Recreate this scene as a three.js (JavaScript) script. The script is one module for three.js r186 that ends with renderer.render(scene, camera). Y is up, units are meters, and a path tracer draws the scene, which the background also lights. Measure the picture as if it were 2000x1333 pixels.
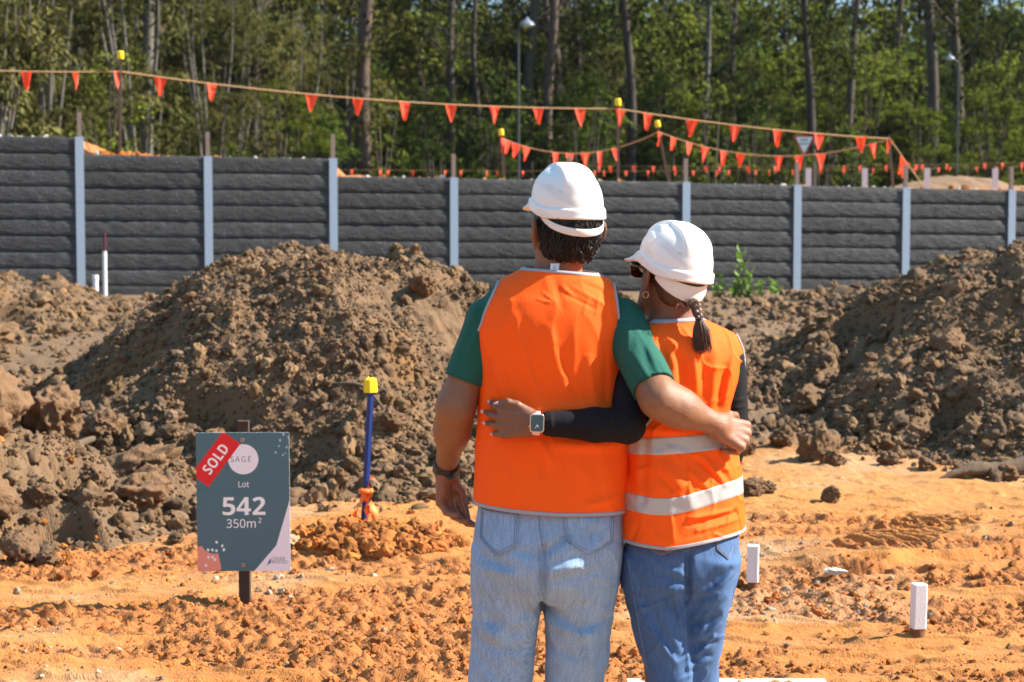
import * as THREE from 'three';
import { mergeGeometries } from 'three/addons/utils/BufferGeometryUtils.js';

// ---------- camera, sky, sun, exposure ----------
const scene = new THREE.Scene();
const camera = new THREE.PerspectiveCamera(19.45, 1024 / 682, 0.1, 900);
camera.position.set(0, 1.77, 0);
camera.rotation.set(-3.92 * Math.PI / 180, 0, 0);
camera.focus = 6.1;
camera.userData.fStop = 6.3;
camera.updateMatrixWorld();

const renderer = new THREE.WebGLRenderer({ antialias: true });
renderer.setSize(1024, 682);
renderer.toneMapping = THREE.LinearToneMapping;
renderer.toneMappingExposure = 2.85;
renderer.shadowMap.enabled = true;
renderer.shadowMap.type = THREE.PCFSoftShadowMap;

// the sun stands to the side, a touch beyond the two people, at mid height
const SUN_EL = 39 * Math.PI / 180, SUN_AZ = 2.5 * Math.PI / 180;
const SUN = new THREE.Vector3(Math.cos(SUN_EL) * Math.cos(SUN_AZ), Math.sin(SUN_EL), -Math.cos(SUN_EL) * Math.sin(SUN_AZ));
{
  const w = 512, h = 256, data = new Float32Array(w * h * 4), d = new THREE.Vector3();
  for (let j = 0; j < h; j++) for (let i = 0; i < w; i++) {
    const az = ((i + 0.5) / w - 0.5) * 2 * Math.PI, el = ((j + 0.5) / h - 0.5) * Math.PI;
    d.set(Math.cos(el) * Math.cos(az), Math.sin(el), Math.cos(el) * Math.sin(az));
    const up = Math.max(0, d.y), k = Math.pow(1 - up, 3.2), g = Math.max(0, d.dot(SUN));
    const glow = 0.25 * Math.pow(g, 6) + 0.9 * Math.pow(g, 60);
    const o = (j * w + i) * 4, s = 0.49;
    data[o] = s * (0.17 + 0.29 * k + glow); data[o + 1] = s * (0.375 + 0.27 * k + glow * 0.96); data[o + 2] = s * (0.62 + 0.15 * k + glow * 0.88); data[o + 3] = 1;
  }
  const t = new THREE.DataTexture(data, w, h, THREE.RGBAFormat, THREE.FloatType);
  t.mapping = THREE.EquirectangularReflectionMapping; t.magFilter = THREE.LinearFilter; t.needsUpdate = true;
  scene.background = t; scene.environment = t;
}
const sun = new THREE.DirectionalLight(new THREE.Color(1, 0.93, 0.82), 4.7);
sun.position.copy(SUN).multiplyScalar(60).add(new THREE.Vector3(0, 0, -20));
sun.target.position.set(0, 0, -20);
sun.castShadow = true; sun.shadow.mapSize.set(4096, 4096);
Object.assign(sun.shadow.camera, { left: -30, right: 30, top: 30, bottom: -30, near: 1, far: 200 });
scene.add(sun, sun.target);

// ---------- helpers ----------
let seed = 12345;
const rnd = () => { seed = (seed + 0x6d2b79f5) | 0; let t = Math.imul(seed ^ (seed >>> 15), 1 | seed); t = (t + Math.imul(t ^ (t >>> 7), 61 | t)) ^ t; return ((t ^ (t >>> 14)) >>> 0) / 4294967296; };
const reseed = (s) => { seed = s; };
const rr = (a, b) => a + (b - a) * rnd();
const clamp = (x, a, b) => x < a ? a : x > b ? b : x;
const sstep = (a, b, x) => { const t = clamp((x - a) / (b - a), 0, 1); return t * t * (3 - 2 * t); };
const mixn = (a, b, t) => a + (b - a) * t;
const PERM = new Uint8Array(512);
{ const p = [...Array(256).keys()]; reseed(77); for (let i = 255; i > 0; i--) { const j = Math.floor(rnd() * (i + 1)); [p[i], p[j]] = [p[j], p[i]]; } for (let i = 0; i < 512; i++) PERM[i] = p[i & 255]; }
const GR = [1,1,0,-1,1,0,1,-1,0,-1,-1,0,1,0,1,-1,0,1,1,0,-1,-1,0,-1,0,1,1,0,-1,1,0,1,-1,0,-1,-1];
function n3(x, y, z) {
  const X0 = Math.floor(x), Y0 = Math.floor(y), Z0 = Math.floor(z);
  x -= X0; y -= Y0; z -= Z0;
  const X = X0 & 255, Y = Y0 & 255, Z = Z0 & 255;
  const u = x * x * x * (x * (x * 6 - 15) + 10), v = y * y * y * (y * (y * 6 - 15) + 10), w = z * z * z * (z * (z * 6 - 15) + 10);
  const A = PERM[X] + Y, B = PERM[X + 1] + Y, AA = PERM[A & 255] + Z, AB = PERM[(A + 1) & 255] + Z, BA = PERM[B & 255] + Z, BB = PERM[(B + 1) & 255] + Z;
  const g = (h, a, b, c) => { const k = (PERM[h & 511] % 12) * 3; return GR[k] * a + GR[k + 1] * b + GR[k + 2] * c; };
  const l = (a, b, t) => a + (b - a) * t;
  return l(l(l(g(AA, x, y, z), g(BA, x - 1, y, z), u), l(g(AB, x, y - 1, z), g(BB, x - 1, y - 1, z), u), v),
    l(l(g(AA + 1, x, y, z - 1), g(BA + 1, x - 1, y, z - 1), u), l(g(AB + 1, x, y - 1, z - 1), g(BB + 1, x - 1, y - 1, z - 1), u), v), w);
}
function fbm(x, y, z, o = 4) { let s = 0, a = 0.5, t = 0; for (let i = 0; i < o; i++) { s += a * n3(x, y, z); t += a; a *= 0.5; x = x * 2.03 + 5.1; y = y * 2.03 + 1.7; z = z * 2.03 + 9.2; } return s / t; }
const billow = (x, y, z, o = 3) => { let s = 0, a = 0.5, t = 0; for (let i = 0; i < o; i++) { s += a * Math.abs(n3(x, y, z)); t += a; a *= 0.55; x = x * 2.1 + 3.3; y = y * 2.1 + 7.7; z = z * 2.1 + 1.1; } return s / t; };

const V = (x, y, z) => new THREE.Vector3(x, y, z);
const lin = (r, g, b) => new THREE.Color().setRGB(r, g, b);
const mat = (o) => new THREE.MeshStandardMaterial({ roughness: 0.85, metalness: 0, ...o });
const phys = (o) => new THREE.MeshPhysicalMaterial({ roughness: 0.85, metalness: 0, ...o });
const taken = {};
function numbered(name) { const n = taken[name] = (taken[name] ?? -1) + 1; return n ? `${name}_${String(n).padStart(3, '0')}` : name; }
const shade = (m) => { m.castShadow = true; m.receiveShadow = true; return m; };
function part(name, geo, m, parent) { const o = shade(new THREE.Mesh(geo, m)); o.name = name; parent.add(o); return o; }
function tag(o, label, category, group) { o.userData.label = label; o.userData.category = category; if (group) o.userData.group = group; return o; }
function thing(name, label, category, pos = [0, 0, 0], turn = 0, group) { const o = new THREE.Group(); o.name = numbered(name); o.position.set(...pos); o.rotation.y = turn; scene.add(o); return tag(o, label, category, group); }
function single(name, geo, m, label, category, group) { const o = shade(new THREE.Mesh(geo, m)); o.name = numbered(name); scene.add(o); return tag(o, label, category, group); }
function struct(name, geo, m) { const o = shade(new THREE.Mesh(geo, m)); o.name = numbered(name); o.userData.kind = 'structure'; scene.add(o); return o; }
function box(w, h, d, x = 0, y = 0, z = 0) { return new THREE.BoxGeometry(w, h, d).translate(x, y, z); }
function tube(pts, r, seg = 8, n = 0, closed = false) {
  const c = new THREE.CatmullRomCurve3(pts, closed, 'centripetal');
  return new THREE.TubeGeometry(c, n || Math.max(2, (pts.length - 1) * 4), r, seg, closed);
}
function bar(a, b, ra, rb = ra, seg = 8) {
  const d = b.clone().sub(a), g = new THREE.CylinderGeometry(rb, ra, d.length(), seg);
  g.applyQuaternion(new THREE.Quaternion().setFromUnitVectors(V(0, 1, 0), d.clone().normalize()));
  return g.translate((a.x + b.x) / 2, (a.y + b.y) / 2, (a.z + b.z) / 2);
}
// tapered tube through points with a radius each
function limb(pts, radii, seg = 7, n = 0) {
  const c = new THREE.CatmullRomCurve3(pts), N = n || (pts.length - 1) * 4, fr = c.computeFrenetFrames(N, false), pos = [], nor = [], uv = [], idx = [], P = V(0, 0, 0);
  for (let i = 0; i <= N; i++) {
    const t = i / N, k = t * (radii.length - 1), k0 = Math.min(Math.floor(k), radii.length - 2), r = mixn(radii[k0], radii[k0 + 1], k - k0);
    c.getPoint(t, P);
    for (let j = 0; j <= seg; j++) {
      const a = j / seg * 2 * Math.PI, q = fr.normals[i].clone().multiplyScalar(Math.cos(a)).addScaledVector(fr.binormals[i], Math.sin(a));
      pos.push(P.x + q.x * r, P.y + q.y * r, P.z + q.z * r); nor.push(q.x, q.y, q.z); uv.push(j / seg * r * 6.28, t * c.getLength());
    }
  }
  for (let i = 0; i < N; i++) for (let j = 0; j < seg; j++) { const a = i * (seg + 1) + j, b = a + seg + 1; idx.push(a, a + 1, b, b, a + 1, b + 1); }
  const g = new THREE.BufferGeometry(); g.setAttribute('position', new THREE.Float32BufferAttribute(pos, 3)); g.setAttribute('normal', new THREE.Float32BufferAttribute(nor, 3)); g.setAttribute('uv', new THREE.Float32BufferAttribute(uv, 2)); g.setIndex(idx);
  return g;
}
// a tiling texture from a function of (u, v) in 0..1 that gives [r, g, b] in 0..1
function tex(w, h, f, srgb = true) {
  const data = new Uint8Array(w * h * 4);
  for (let j = 0; j < h; j++) for (let i = 0; i < w; i++) { const c = f(i / w, j / h), o = (j * w + i) * 4; data[o] = clamp(c[0], 0, 1) * 255; data[o + 1] = clamp(c[1], 0, 1) * 255; data[o + 2] = clamp(c[2], 0, 1) * 255; data[o + 3] = 255; }
  const t = new THREE.DataTexture(data, w, h); t.wrapS = t.wrapT = THREE.RepeatWrapping; t.magFilter = THREE.LinearFilter; if (srgb) t.colorSpace = THREE.SRGBColorSpace; t.needsUpdate = true; return t;
}
// tiling noise: period p in cells
function tn(u, v, p, z = 0) { const a = u * 2 * Math.PI, b = v * 2 * Math.PI, r = p / (2 * Math.PI); return n3(Math.cos(a) * r + 11.3 + z, Math.sin(a) * r + Math.cos(b) * r * 0.73 + 4.1, Math.sin(b) * r + z * 1.7); }
// a grid surface from a function (i, j) that gives [x, y, z]; normals computed
function sheet(nu, nv, f, uvf, closedU = false) {
  const pos = [], uv = [], idx = [];
  for (let j = 0; j <= nv; j++) for (let i = 0; i <= nu; i++) { const p = f(i / nu, j / nv); pos.push(p[0], p[1], p[2]); const q = uvf ? uvf(i / nu, j / nv, p) : [i / nu, j / nv]; uv.push(q[0], q[1]); }
  for (let j = 0; j < nv; j++) for (let i = 0; i < nu; i++) { const a = j * (nu + 1) + i, b = a + nu + 1; idx.push(a, a + 1, b, b, a + 1, b + 1); }
  const g = new THREE.BufferGeometry(); g.setAttribute('position', new THREE.Float32BufferAttribute(pos, 3)); g.setAttribute('uv', new THREE.Float32BufferAttribute(uv, 2)); g.setIndex(idx); g.computeVertexNormals();
  if (closedU) { const n = g.attributes.normal; for (let j = 0; j <= nv; j++) { const a = j * (nu + 1), b = a + nu, s = V(n.getX(a) + n.getX(b), n.getY(a) + n.getY(b), n.getZ(a) + n.getZ(b)).normalize(); n.setXYZ(a, s.x, s.y, s.z); n.setXYZ(b, s.x, s.y, s.z); } }
  return g;
}
// table lookup with smooth interpolation: rows [y, a, b, c ...] sorted by y
function table(rows) {
  const n = rows.length, w = rows[0].length - 1, out = new Float64Array(w);
  return (y) => {
    if (y <= rows[0][0]) { for (let k = 0; k < w; k++) out[k] = rows[0][k + 1]; return out; }
    if (y >= rows[n - 1][0]) { for (let k = 0; k < w; k++) out[k] = rows[n - 1][k + 1]; return out; }
    let i = 0; while (rows[i + 1][0] < y) i++;
    const a = rows[Math.max(0, i - 1)], b = rows[i], c = rows[i + 1], d = rows[Math.min(n - 1, i + 2)], t = (y - b[0]) / (c[0] - b[0]), h = c[0] - b[0];
    for (let k = 1; k <= w; k++) {
      const m0 = (c[k] - a[k]) / (c[0] - a[0]) * h, m1 = (d[k] - b[k]) / (d[0] - b[0]) * h, t2 = t * t, t3 = t2 * t;
      out[k - 1] = (2 * t3 - 3 * t2 + 1) * b[k] + (t3 - 2 * t2 + t) * m0 + (-2 * t3 + 3 * t2) * c[k] + (t3 - t2) * m1;
    }
    return out;
  };
}
// ---------- implicit surfaces ----------
const smin = (a, b, k) => { const h = Math.max(k - Math.abs(a - b), 0) / k; return Math.min(a, b) - h * h * k * 0.25; };
const smax = (a, b, k) => -smin(-a, -b, k);
function cap(ax, ay, az, bx, by, bz, ra, rb) {
  const dx = bx - ax, dy = by - ay, dz = bz - az, l = dx * dx + dy * dy + dz * dz || 1e-9;
  return (x, y, z) => { const px = x - ax, py = y - ay, pz = z - az, h = clamp((px * dx + py * dy + pz * dz) / l, 0, 1), qx = px - dx * h, qy = py - dy * h, qz = pz - dz * h; return Math.sqrt(qx * qx + qy * qy + qz * qz) - ra - (rb - ra) * h; };
}
const ellD = (px, py, pz, a, b, c) => { const x = px / a, y = py / b, z = pz / c, k0 = Math.sqrt(x * x + y * y + z * z), k1 = Math.sqrt(x * x / (a * a) + y * y / (b * b) + z * z / (c * c)); return k1 < 1e-6 ? -Math.min(a, b, c) : k0 * (k0 - 1) / k1; };
// body of stacked superellipses: rows [y, xLeft, xRight, zCentre, halfDepth]
function loft(rows, p = 2.4, turn = 0) {
  const f = table(rows), y0 = rows[0][0], y1 = rows[rows.length - 1][0], ct = Math.cos(turn), st = Math.sin(turn);
  return (x, y, z) => {
    const r = f(y), W = (r[1] - r[0]) / 2, c = (r[0] + r[1]) / 2, b = r[3], a = turn ? Math.sqrt(Math.max(W * W - b * b * st * st, W * W * 0.5)) / ct : W, X = x - c, Z = z - r[2], qx = Math.abs(X * ct - Z * st) / a, qz = Math.abs(X * st + Z * ct) / b;
    const k = Math.pow(Math.pow(qx, p) + Math.pow(qz, p), 1 / p);
    let d = (k - 1) * Math.min(a, b) * (k > 1 ? 1 : 1);
    if (k > 1e-4) { const nx = Math.pow(qx / k, p - 1) / a, nz = Math.pow(qz / k, p - 1) / b; d = (k - 1) / Math.sqrt(nx * nx + nz * nz + 1e-9); }
    return smax(d, Math.max(y - y1, y0 - y), 0.012);
  };
}
function meshSDF(f, lo, hi, h, opt = {}) {
  const nx = Math.ceil((hi[0] - lo[0]) / h) + 1, ny = Math.ceil((hi[1] - lo[1]) / h) + 1, nz = Math.ceil((hi[2] - lo[2]) / h) + 1, B = 6;
  const F = new Float32Array(nx * ny * nz).fill(1), at = (i, j, k) => (k * ny + j) * nx + i, diag = B * h * 0.87 * (opt.lip ?? 1.8);
  for (let K = 0; K < nz; K += B) for (let J = 0; J < ny; J += B) for (let I = 0; I < nx; I += B) {
    const c = f(lo[0] + (I + B / 2) * h, lo[1] + (J + B / 2) * h, lo[2] + (K + B / 2) * h), skip = Math.abs(c) > diag + 0.004;
    for (let k = K; k < Math.min(K + B, nz); k++) for (let j = J; j < Math.min(J + B, ny); j++) for (let i = I; i < Math.min(I + B, nx); i++) F[at(i, j, k)] = skip ? c : f(lo[0] + i * h, lo[1] + j * h, lo[2] + k * h);
  }
  const id = new Int32Array(nx * ny * nz).fill(-1), pos = [], idx = [], E = [0,1,0,2,0,4,1,3,1,5,2,3,2,6,3,7,4,5,4,6,5,7,6,7], v = new Float64Array(8);
  for (let k = 0; k < nz - 1; k++) for (let j = 0; j < ny - 1; j++) for (let i = 0; i < nx - 1; i++) {
    let m = 0; for (let c = 0; c < 8; c++) { v[c] = F[at(i + (c & 1), j + (c >> 1 & 1), k + (c >> 2))]; if (v[c] < 0) m++; }
    if (m === 0 || m === 8) continue;
    let x = 0, y = 0, z = 0, n = 0;
    for (let e = 0; e < 24; e += 2) { const a = E[e], b = E[e + 1]; if ((v[a] < 0) === (v[b] < 0)) continue; const t = v[a] / (v[a] - v[b]); x += mixn(a & 1, b & 1, t); y += mixn(a >> 1 & 1, b >> 1 & 1, t); z += mixn(a >> 2, b >> 2, t); n++; }
    id[at(i, j, k)] = pos.length / 3; pos.push(lo[0] + (i + x / n) * h, lo[1] + (j + y / n) * h, lo[2] + (k + z / n) * h);
  }
  const quad = (a, b, c, d, flip) => { if (a < 0 || b < 0 || c < 0 || d < 0) return; flip ? idx.push(a, c, b, a, d, c) : idx.push(a, b, c, a, c, d); };
  for (let k = 1; k < nz - 1; k++) for (let j = 1; j < ny - 1; j++) for (let i = 1; i < nx - 1; i++) {
    const s = F[at(i, j, k)] < 0;
    if (s !== F[at(i + 1, j, k)] < 0) quad(id[at(i, j - 1, k - 1)], id[at(i, j, k - 1)], id[at(i, j, k)], id[at(i, j - 1, k)], !s);
    if (s !== F[at(i, j + 1, k)] < 0) quad(id[at(i - 1, j, k - 1)], id[at(i - 1, j, k)], id[at(i, j, k)], id[at(i, j, k - 1)], !s);
    if (s !== F[at(i, j, k + 1)] < 0) quad(id[at(i - 1, j - 1, k)], id[at(i, j - 1, k)], id[at(i, j, k)], id[at(i - 1, j, k)], !s);
  }
  const n = pos.length / 3, nor = new Float32Array(n * 3), uv = new Float32Array(n * 2), e = h * 0.5, ux = opt.uvx ?? 0, ur = opt.uvr ?? 0.15;
  for (let q = 0; q < n; q++) {
    let x = pos[q * 3], y = pos[q * 3 + 1], z = pos[q * 3 + 2], gx, gy, gz, L;
    for (let it = 0; it < 2; it++) {
      gx = f(x + e, y, z) - f(x - e, y, z); gy = f(x, y + e, z) - f(x, y - e, z); gz = f(x, y, z + e) - f(x, y, z - e); L = Math.hypot(gx, gy, gz) || 1e-9;
      if (it === 0 && !opt.raw) { const s = clamp(f(x, y, z) / (L / (2 * e)), -h * 0.5, h * 0.5); x -= gx / L * s; y -= gy / L * s; z -= gz / L * s; } else break;
    }
    pos[q * 3] = x; pos[q * 3 + 1] = y; pos[q * 3 + 2] = z; nor[q * 3] = gx / L; nor[q * 3 + 1] = gy / L; nor[q * 3 + 2] = gz / L;
    uv[q * 2] = Math.atan2(x - ux, z) * ur; uv[q * 2 + 1] = y;
  }
  const g = new THREE.BufferGeometry(); g.setAttribute('position', new THREE.Float32BufferAttribute(pos, 3)); g.setAttribute('normal', new THREE.BufferAttribute(nor, 3)); g.setAttribute('uv', new THREE.BufferAttribute(uv, 2)); g.setIndex(idx);
  return g;
}
// where a ray from a to b first enters f < 0
function hit(f, a, b) {
  let p = 0; const n = 400; let d0 = f(a.x, a.y, a.z);
  for (let i = 1; i <= n; i++) { const t = i / n, d = f(mixn(a.x, b.x, t), mixn(a.y, b.y, t), mixn(a.z, b.z, t)); if (d <= 0 && d0 > 0) { p = t - (1 / n) * (-d / (d0 - d)); return V(mixn(a.x, b.x, p), mixn(a.y, b.y, p), mixn(a.z, b.z, p)); } d0 = d; }
  return null;
}

// ---------- ground and soil ----------
const rampT = table([[0, 0], [13.6, 0], [14.4, 0.03], [15.2, 0.14], [16, 0.31], [17, 0.46], [18.5, 0.57], [21, 0.64], [25, 0.66], [30, 0.66]]);
const tread = (x, d) => { // print of a tracked machine
  const dx = 2.472 - 1.787, dd = 11.216 - 9.975, L = Math.hypot(dx, dd), s = ((x - 1.787) * dx + (d - 9.975) * dd) / L, c = ((x - 1.787) * dd - (d - 9.975) * dx) / L;
  if (s < -0.15 || s > L + 0.1 || Math.abs(c) > 0.24) return 0;
  return sstep(0.24, 0.19, Math.abs(c)) * sstep(-0.15, 0.05, s) * sstep(L + 0.1, L - 0.2, s) * (0.022 * Math.sin(2 * Math.PI * (s + c * 0.25) / 0.085) - 0.012);
};
const scarT = table([[1.2, 9.5], [1.604, 9.62], [1.8, 9.62], [2.0, 9.84], [2.3, 9.9], [2.57, 10.1], [3.0, 10.3]]);
const rough = (x, d) => sstep(-0.02, 0.20, fbm(x * 0.5 + 3, d * 2.1, 1.5, 4) + 0.06 - 0.55 * sstep(10.9, 11.6, d) * sstep(15, 13.8, d));
function groundBase(x, d) {
  let h = rampT(d)[0] + 0.02 * fbm(x * 0.35, d * 0.4, 2, 2);
  h += 0.11 * Math.exp(-(((x + 0.72) / 0.42) ** 2) - (((d - 10.15) / 0.26) ** 2));
  if (d > 9 && d < 11.6 && x > 1.2 && x < 3.2) { const e = d - scarT(x)[0]; h += 0.055 * sstep(-0.02, 0.03, e) * sstep(1.3, 0.1, e) * sstep(1.3, 1.6, x); h += tread(x, d); }
  if (d < 7.6) h -= 0.03 * sstep(7.45, 7.2, d);
  return h;
}
const ridgeN = (n) => { const t = Math.abs(n) / 0.14; return t < 1 ? (1 - t) * (1 - t) : 0; };
function groundH(x, d) {
  const m = rough(x, d), far = sstep(30, 22, d); let h = groundBase(x, d);
  if (d > 6.6 && d < 23.5 && Math.abs(x) < 7) {
    const b = billow(x * 5.2, d * 5.2, 0.3, 2), b2 = billow(x * 15, d * 15, 4.2, 2);
    const b3 = billow(x * 34, d * 34, 6.1, 2), ch = ridgeN(n3(x * 2.2 + 4, d * 5.5, 9.9)) * 0.02;
    h += m * far * (0.090 * b + 0.060 * b2 + 0.022 * b3 - 0.046) + 0.008 * fbm(x * 9, d * 9, 7, 2) + (1 - m) * (0.020 * billow(x * 6, d * 13, 2.2, 2) + 0.006 * b3 + ch);
    h += 0.022 * n3(x * 1.7, d * 2.6, 5.5);
  }
  return h;
}
const grainBump = tex(512, 512, (u, v) => { const k = 0.5 + 0.35 * tn(u, v, 40) + 0.3 * tn(u, v, 90, 3) + 0.25 * tn(u, v, 180, 6); return [k, k, k]; }, false);
const MS = {
  clay: mat({ vertexColors: true, roughness: 1, bumpMap: rep0(grainBump, 2.2), bumpScale: 0.005 }),
  soil: mat({ vertexColors: true, roughness: 1, bumpMap: rep0(grainBump, 2.0), bumpScale: 0.008 }),
  clod: mat({ color: lin(1, 1, 1), roughness: 1, bumpMap: rep0(grainBump, 3), bumpScale: 0.005 }),
  big: mat({ vertexColors: true, roughness: 1, bumpMap: rep0(grainBump, 3), bumpScale: 0.006 }),
};
function rep0(t, x) { const c = t.clone(); c.repeat.set(x, x); c.needsUpdate = true; return c; }
const SOIL = [0.148, 0.087, 0.045], CLAY = [0.375, 0.130, 0.025];
function clayColor(x, d) {
  const a = fbm(x * 0.9, d * 1.3, 3.3, 3), b = fbm(x * 5, d * 6, 8.1, 3), g = sstep(0.02, 0.34, fbm(x * 0.7 + 9, d * 1.1, 6.6, 4)), r = rough(x, d), w = fbm(x * 22, d * 22, 2.2, 2);
  let c = [CLAY[0] * (1 + 0.12 * a + 0.14 * b + 0.12 * w), CLAY[1] * (1 + 0.16 * a + 0.20 * b + 0.14 * w), CLAY[2] * (1 + 0.22 * a + 0.25 * b + 0.14 * w)];
  const pale = sstep(10.8, 11.7, d) * (1 - sstep(14.2, 15, d)) * (0.6 + 0.4 * b);                       // dry sandy strip
  c = [mixn(c[0], 0.43, pale * 0.6), mixn(c[1], 0.205, pale * 0.6), mixn(c[2], 0.06, pale * 0.6)];
  const gr = g * 0.75 * (0.6 + 0.6 * Math.max(0, w)); c = [mixn(c[0], 0.38, gr), mixn(c[1], 0.28, gr), mixn(c[2], 0.18, gr)];   // gravelly patches
  const k = r * 0.55; c = [mixn(c[0], 0.29, k), mixn(c[1], 0.105, k), mixn(c[2], 0.032, k)]; const sm = (1 - r) * 0.55 * (0.35 + 0.9 * Math.max(0, a + 0.35)); c = [mixn(c[0], 0.40, sm), mixn(c[1], 0.18, sm), mixn(c[2], 0.046, sm)];          // turned red clay
  const s = sstep(13.6, 14.8, d + 0.5 * a); return [mixn(c[0], SOIL[0] * (1 + 0.15 * b), s), mixn(c[1], SOIL[1] * (1 + 0.15 * b), s), mixn(c[2], SOIL[2] * (1 + 0.15 * b), s)];
}
function field(xs, ds, hf, cf) {
  const pos = [], col = [], uv = [], idx = [], n = xs.length, m = ds.length;
  for (let j = 0; j < m; j++) for (let i = 0; i < n; i++) { const x = xs[i], d = ds[j], c = cf(x, d); pos.push(x, hf(x, d), -d); col.push(...c); uv.push(x, d); }
  for (let j = 0; j < m - 1; j++) for (let i = 0; i < n - 1; i++) { const a = j * n + i, b = a + n; idx.push(a, a + 1, b, b, a + 1, b + 1); }
  const g = new THREE.BufferGeometry(); g.setAttribute('position', new THREE.Float32BufferAttribute(pos, 3)); g.setAttribute('color', new THREE.Float32BufferAttribute(col, 3)); g.setAttribute('uv', new THREE.Float32BufferAttribute(uv, 2)); g.setIndex(idx); g.computeVertexNormals(); return g;
}
const steps = (list) => { const o = []; for (const [a, b, s] of list) for (let x = a; x < b - 1e-6; x += s) o.push(x); o.push(list[list.length - 1][1]); return o; };
struct('ground', field(steps([[-300, -40, 60], [-40, -8, 4], [-8, -3.6, 0.08], [-3.6, 3.6, 0.0125], [3.6, 8, 0.08], [8, 40, 4], [40, 300, 65]]), steps([[-300, -20, 60], [-20, 6.6, 1.5], [6.6, 7.2, 0.05], [7.2, 9.5, 0.0125], [9.5, 12, 0.016], [12, 14.5, 0.03], [14.5, 24.5, 0.06], [24.5, 30, 1]]), (x, d) => groundH(x, Math.min(d, 29)), clayColor), MS.clay);
{ // concrete strip under the two people
  const s = struct('concrete_path', new THREE.BoxGeometry(0.74, 0.12, 4.0, 1, 1, 1), mat({ color: lin(0.52, 0.45, 0.36), roughness: 0.95, bumpMap: rep0(grainBump, 2), bumpScale: 0.004 })); s.position.set(0.80, -0.06, -5.35);
}
// mounds: [x, depth, height, half width, half depth, flat top]
const MOUNDS = [
  { c: [-1.3, 14.35, 1.36, 2.5, 2.6, 0.28], box: [-4.6, 1.6, 11.4, 16.6], st: 0.018, seed: 1 },
  { c: [4.8, 16.2, 1.22, 2.8, 3.5, 0.16], box: [1.5, 6.6, 12.2, 18.6], st: 0.02, seed: 7 },
  { c: [-7.7, 20.3, 0.62, 3.9, 4.2, 0.35], box: [-8.4, -2.0, 16.0, 23.6], st: 0.045, seed: 13 },
  { c: [-3.25, 11.15, 0.52, 1.55, 1.35, 0.25], box: [-4.6, -1.5, 9.7, 12.8], st: 0.02, seed: 19 },
  { c: [5.6, 22.0, 0.34, 3.0, 2.2, 0.3], box: [2.0, 8.0, 19.8, 24.2], st: 0.05, seed: 25 },
];
function moundH(q, x, d) {
  const [cx, cd, H, rx, rz, fl] = q.c, s = q.seed, wx = x + 0.18 * n3(x * 0.8, d * 0.8, s), wd = d + 0.18 * n3(x * 0.8 + 9, d * 0.8, s + 2), r = Math.hypot((wx - cx) / rx, (wd - cd) / rz), t = (1 - r) / (1 - fl), k = t < 1 ? t : 1 + 0.04 * (t - 1), env = sstep(-0.05, 0.25, t);
  const rid = 1 - 2 * Math.abs(n3(x * 1.5 + s, d * 1.5, s * 1.3)), scoop = sstep(0.16, 0.42, n3(x * 1.5 + 4, d * 1.7, s + 0.7));
  const top = 1 - 0.7 * sstep(0.7, 1.1, t); let h = H * k + env * (0.15 * rid * top - 0.26 * scoop * top + 0.10 * top * fbm(x * 1.1, d * 1.1, s + 5, 3));
  h += env * (0.11 * (billow(x * 3.4, d * 3.4, s, 3) - 0.3) + 0.075 * (billow(x * 10, d * 10, s + 3, 2) - 0.3) + 0.035 * (billow(x * 24, d * 24, s + 1, 2) - 0.3));
  return h + rampT(d)[0] * 0.9 - 0.03;
}
function soilColor(x, d, s) { const a = fbm(x * 1.3, d * 1.3, s, 3), b = fbm(x * 9, d * 9, s + 4, 2), o = sstep(0.15, 0.5, fbm(x * 2 + 7, d * 2, s + 8, 2)); return [SOIL[0] * (1 + 0.16 * a + 0.16 * b) + 0.05 * o, SOIL[1] * (1 + 0.14 * a + 0.16 * b) + 0.012 * o, SOIL[2] * (1 + 0.12 * a + 0.16 * b) - 0.01 * o]; }
for (const q of MOUNDS) {
  const [x0, x1, d0, d1] = q.box;
  struct('soil_mound', field(steps([[x0, x1, q.st]]), steps([[d0, d1, q.st]]), (x, d) => moundH(q, x, d) - 0.35 * (1 - sstep(0, 0.25, Math.min(x - x0, x1 - x, d - d0, d1 - d))), (x, d) => soilColor(x, d, q.seed)), MS.soil);
}
const surfaceH = (x, d) => { let h = groundH(x, d); for (const q of MOUNDS) if (x > q.box[0] && x < q.box[1] && d > q.box[2] && d < q.box[3]) h = Math.max(h, moundH(q, x, d)); return h; };
// clods: a few lumpy stones reused
function lump(seedv, detail, rugged = 1, flat = 1) {
  const g = new THREE.IcosahedronGeometry(1, detail), p = g.attributes.position;
  for (let i = 0; i < p.count; i++) {
    const x = p.getX(i), y = p.getY(i), z = p.getZ(i); let k = 1 + rugged * (0.30 * n3(x * 1.3 + seedv, y * 1.3, z * 1.3) + 0.30 * n3(x * 2.9, y * 2.9 + seedv, z * 2.9) + 0.16 * n3(x * 6.5, y * 6.5, z * 6.5 + seedv)), f = 0;
    for (let c = 0; c < 4; c++) { const a = seedv * 3.1 + c * 1.9, nx = Math.sin(a) * Math.cos(c * 2.2), ny = Math.cos(a * 1.3), nz = Math.sin(a * 0.7 + c), l = Math.hypot(nx, ny, nz) || 1, dt = (x * nx + y * ny + z * nz) / l; f = Math.max(f, dt * k - 0.78); }
    k -= Math.max(0, f) * 0.85; p.setXYZ(i, x * k, y * k * flat, z * k);
  }
  const u = g.attributes.uv; for (let i = 0; i < p.count; i++) u.setXY(i, p.getX(i) * 0.12 + p.getZ(i) * 0.05, p.getY(i) * 0.12 + p.getZ(i) * 0.07);
  return g;
}
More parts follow.
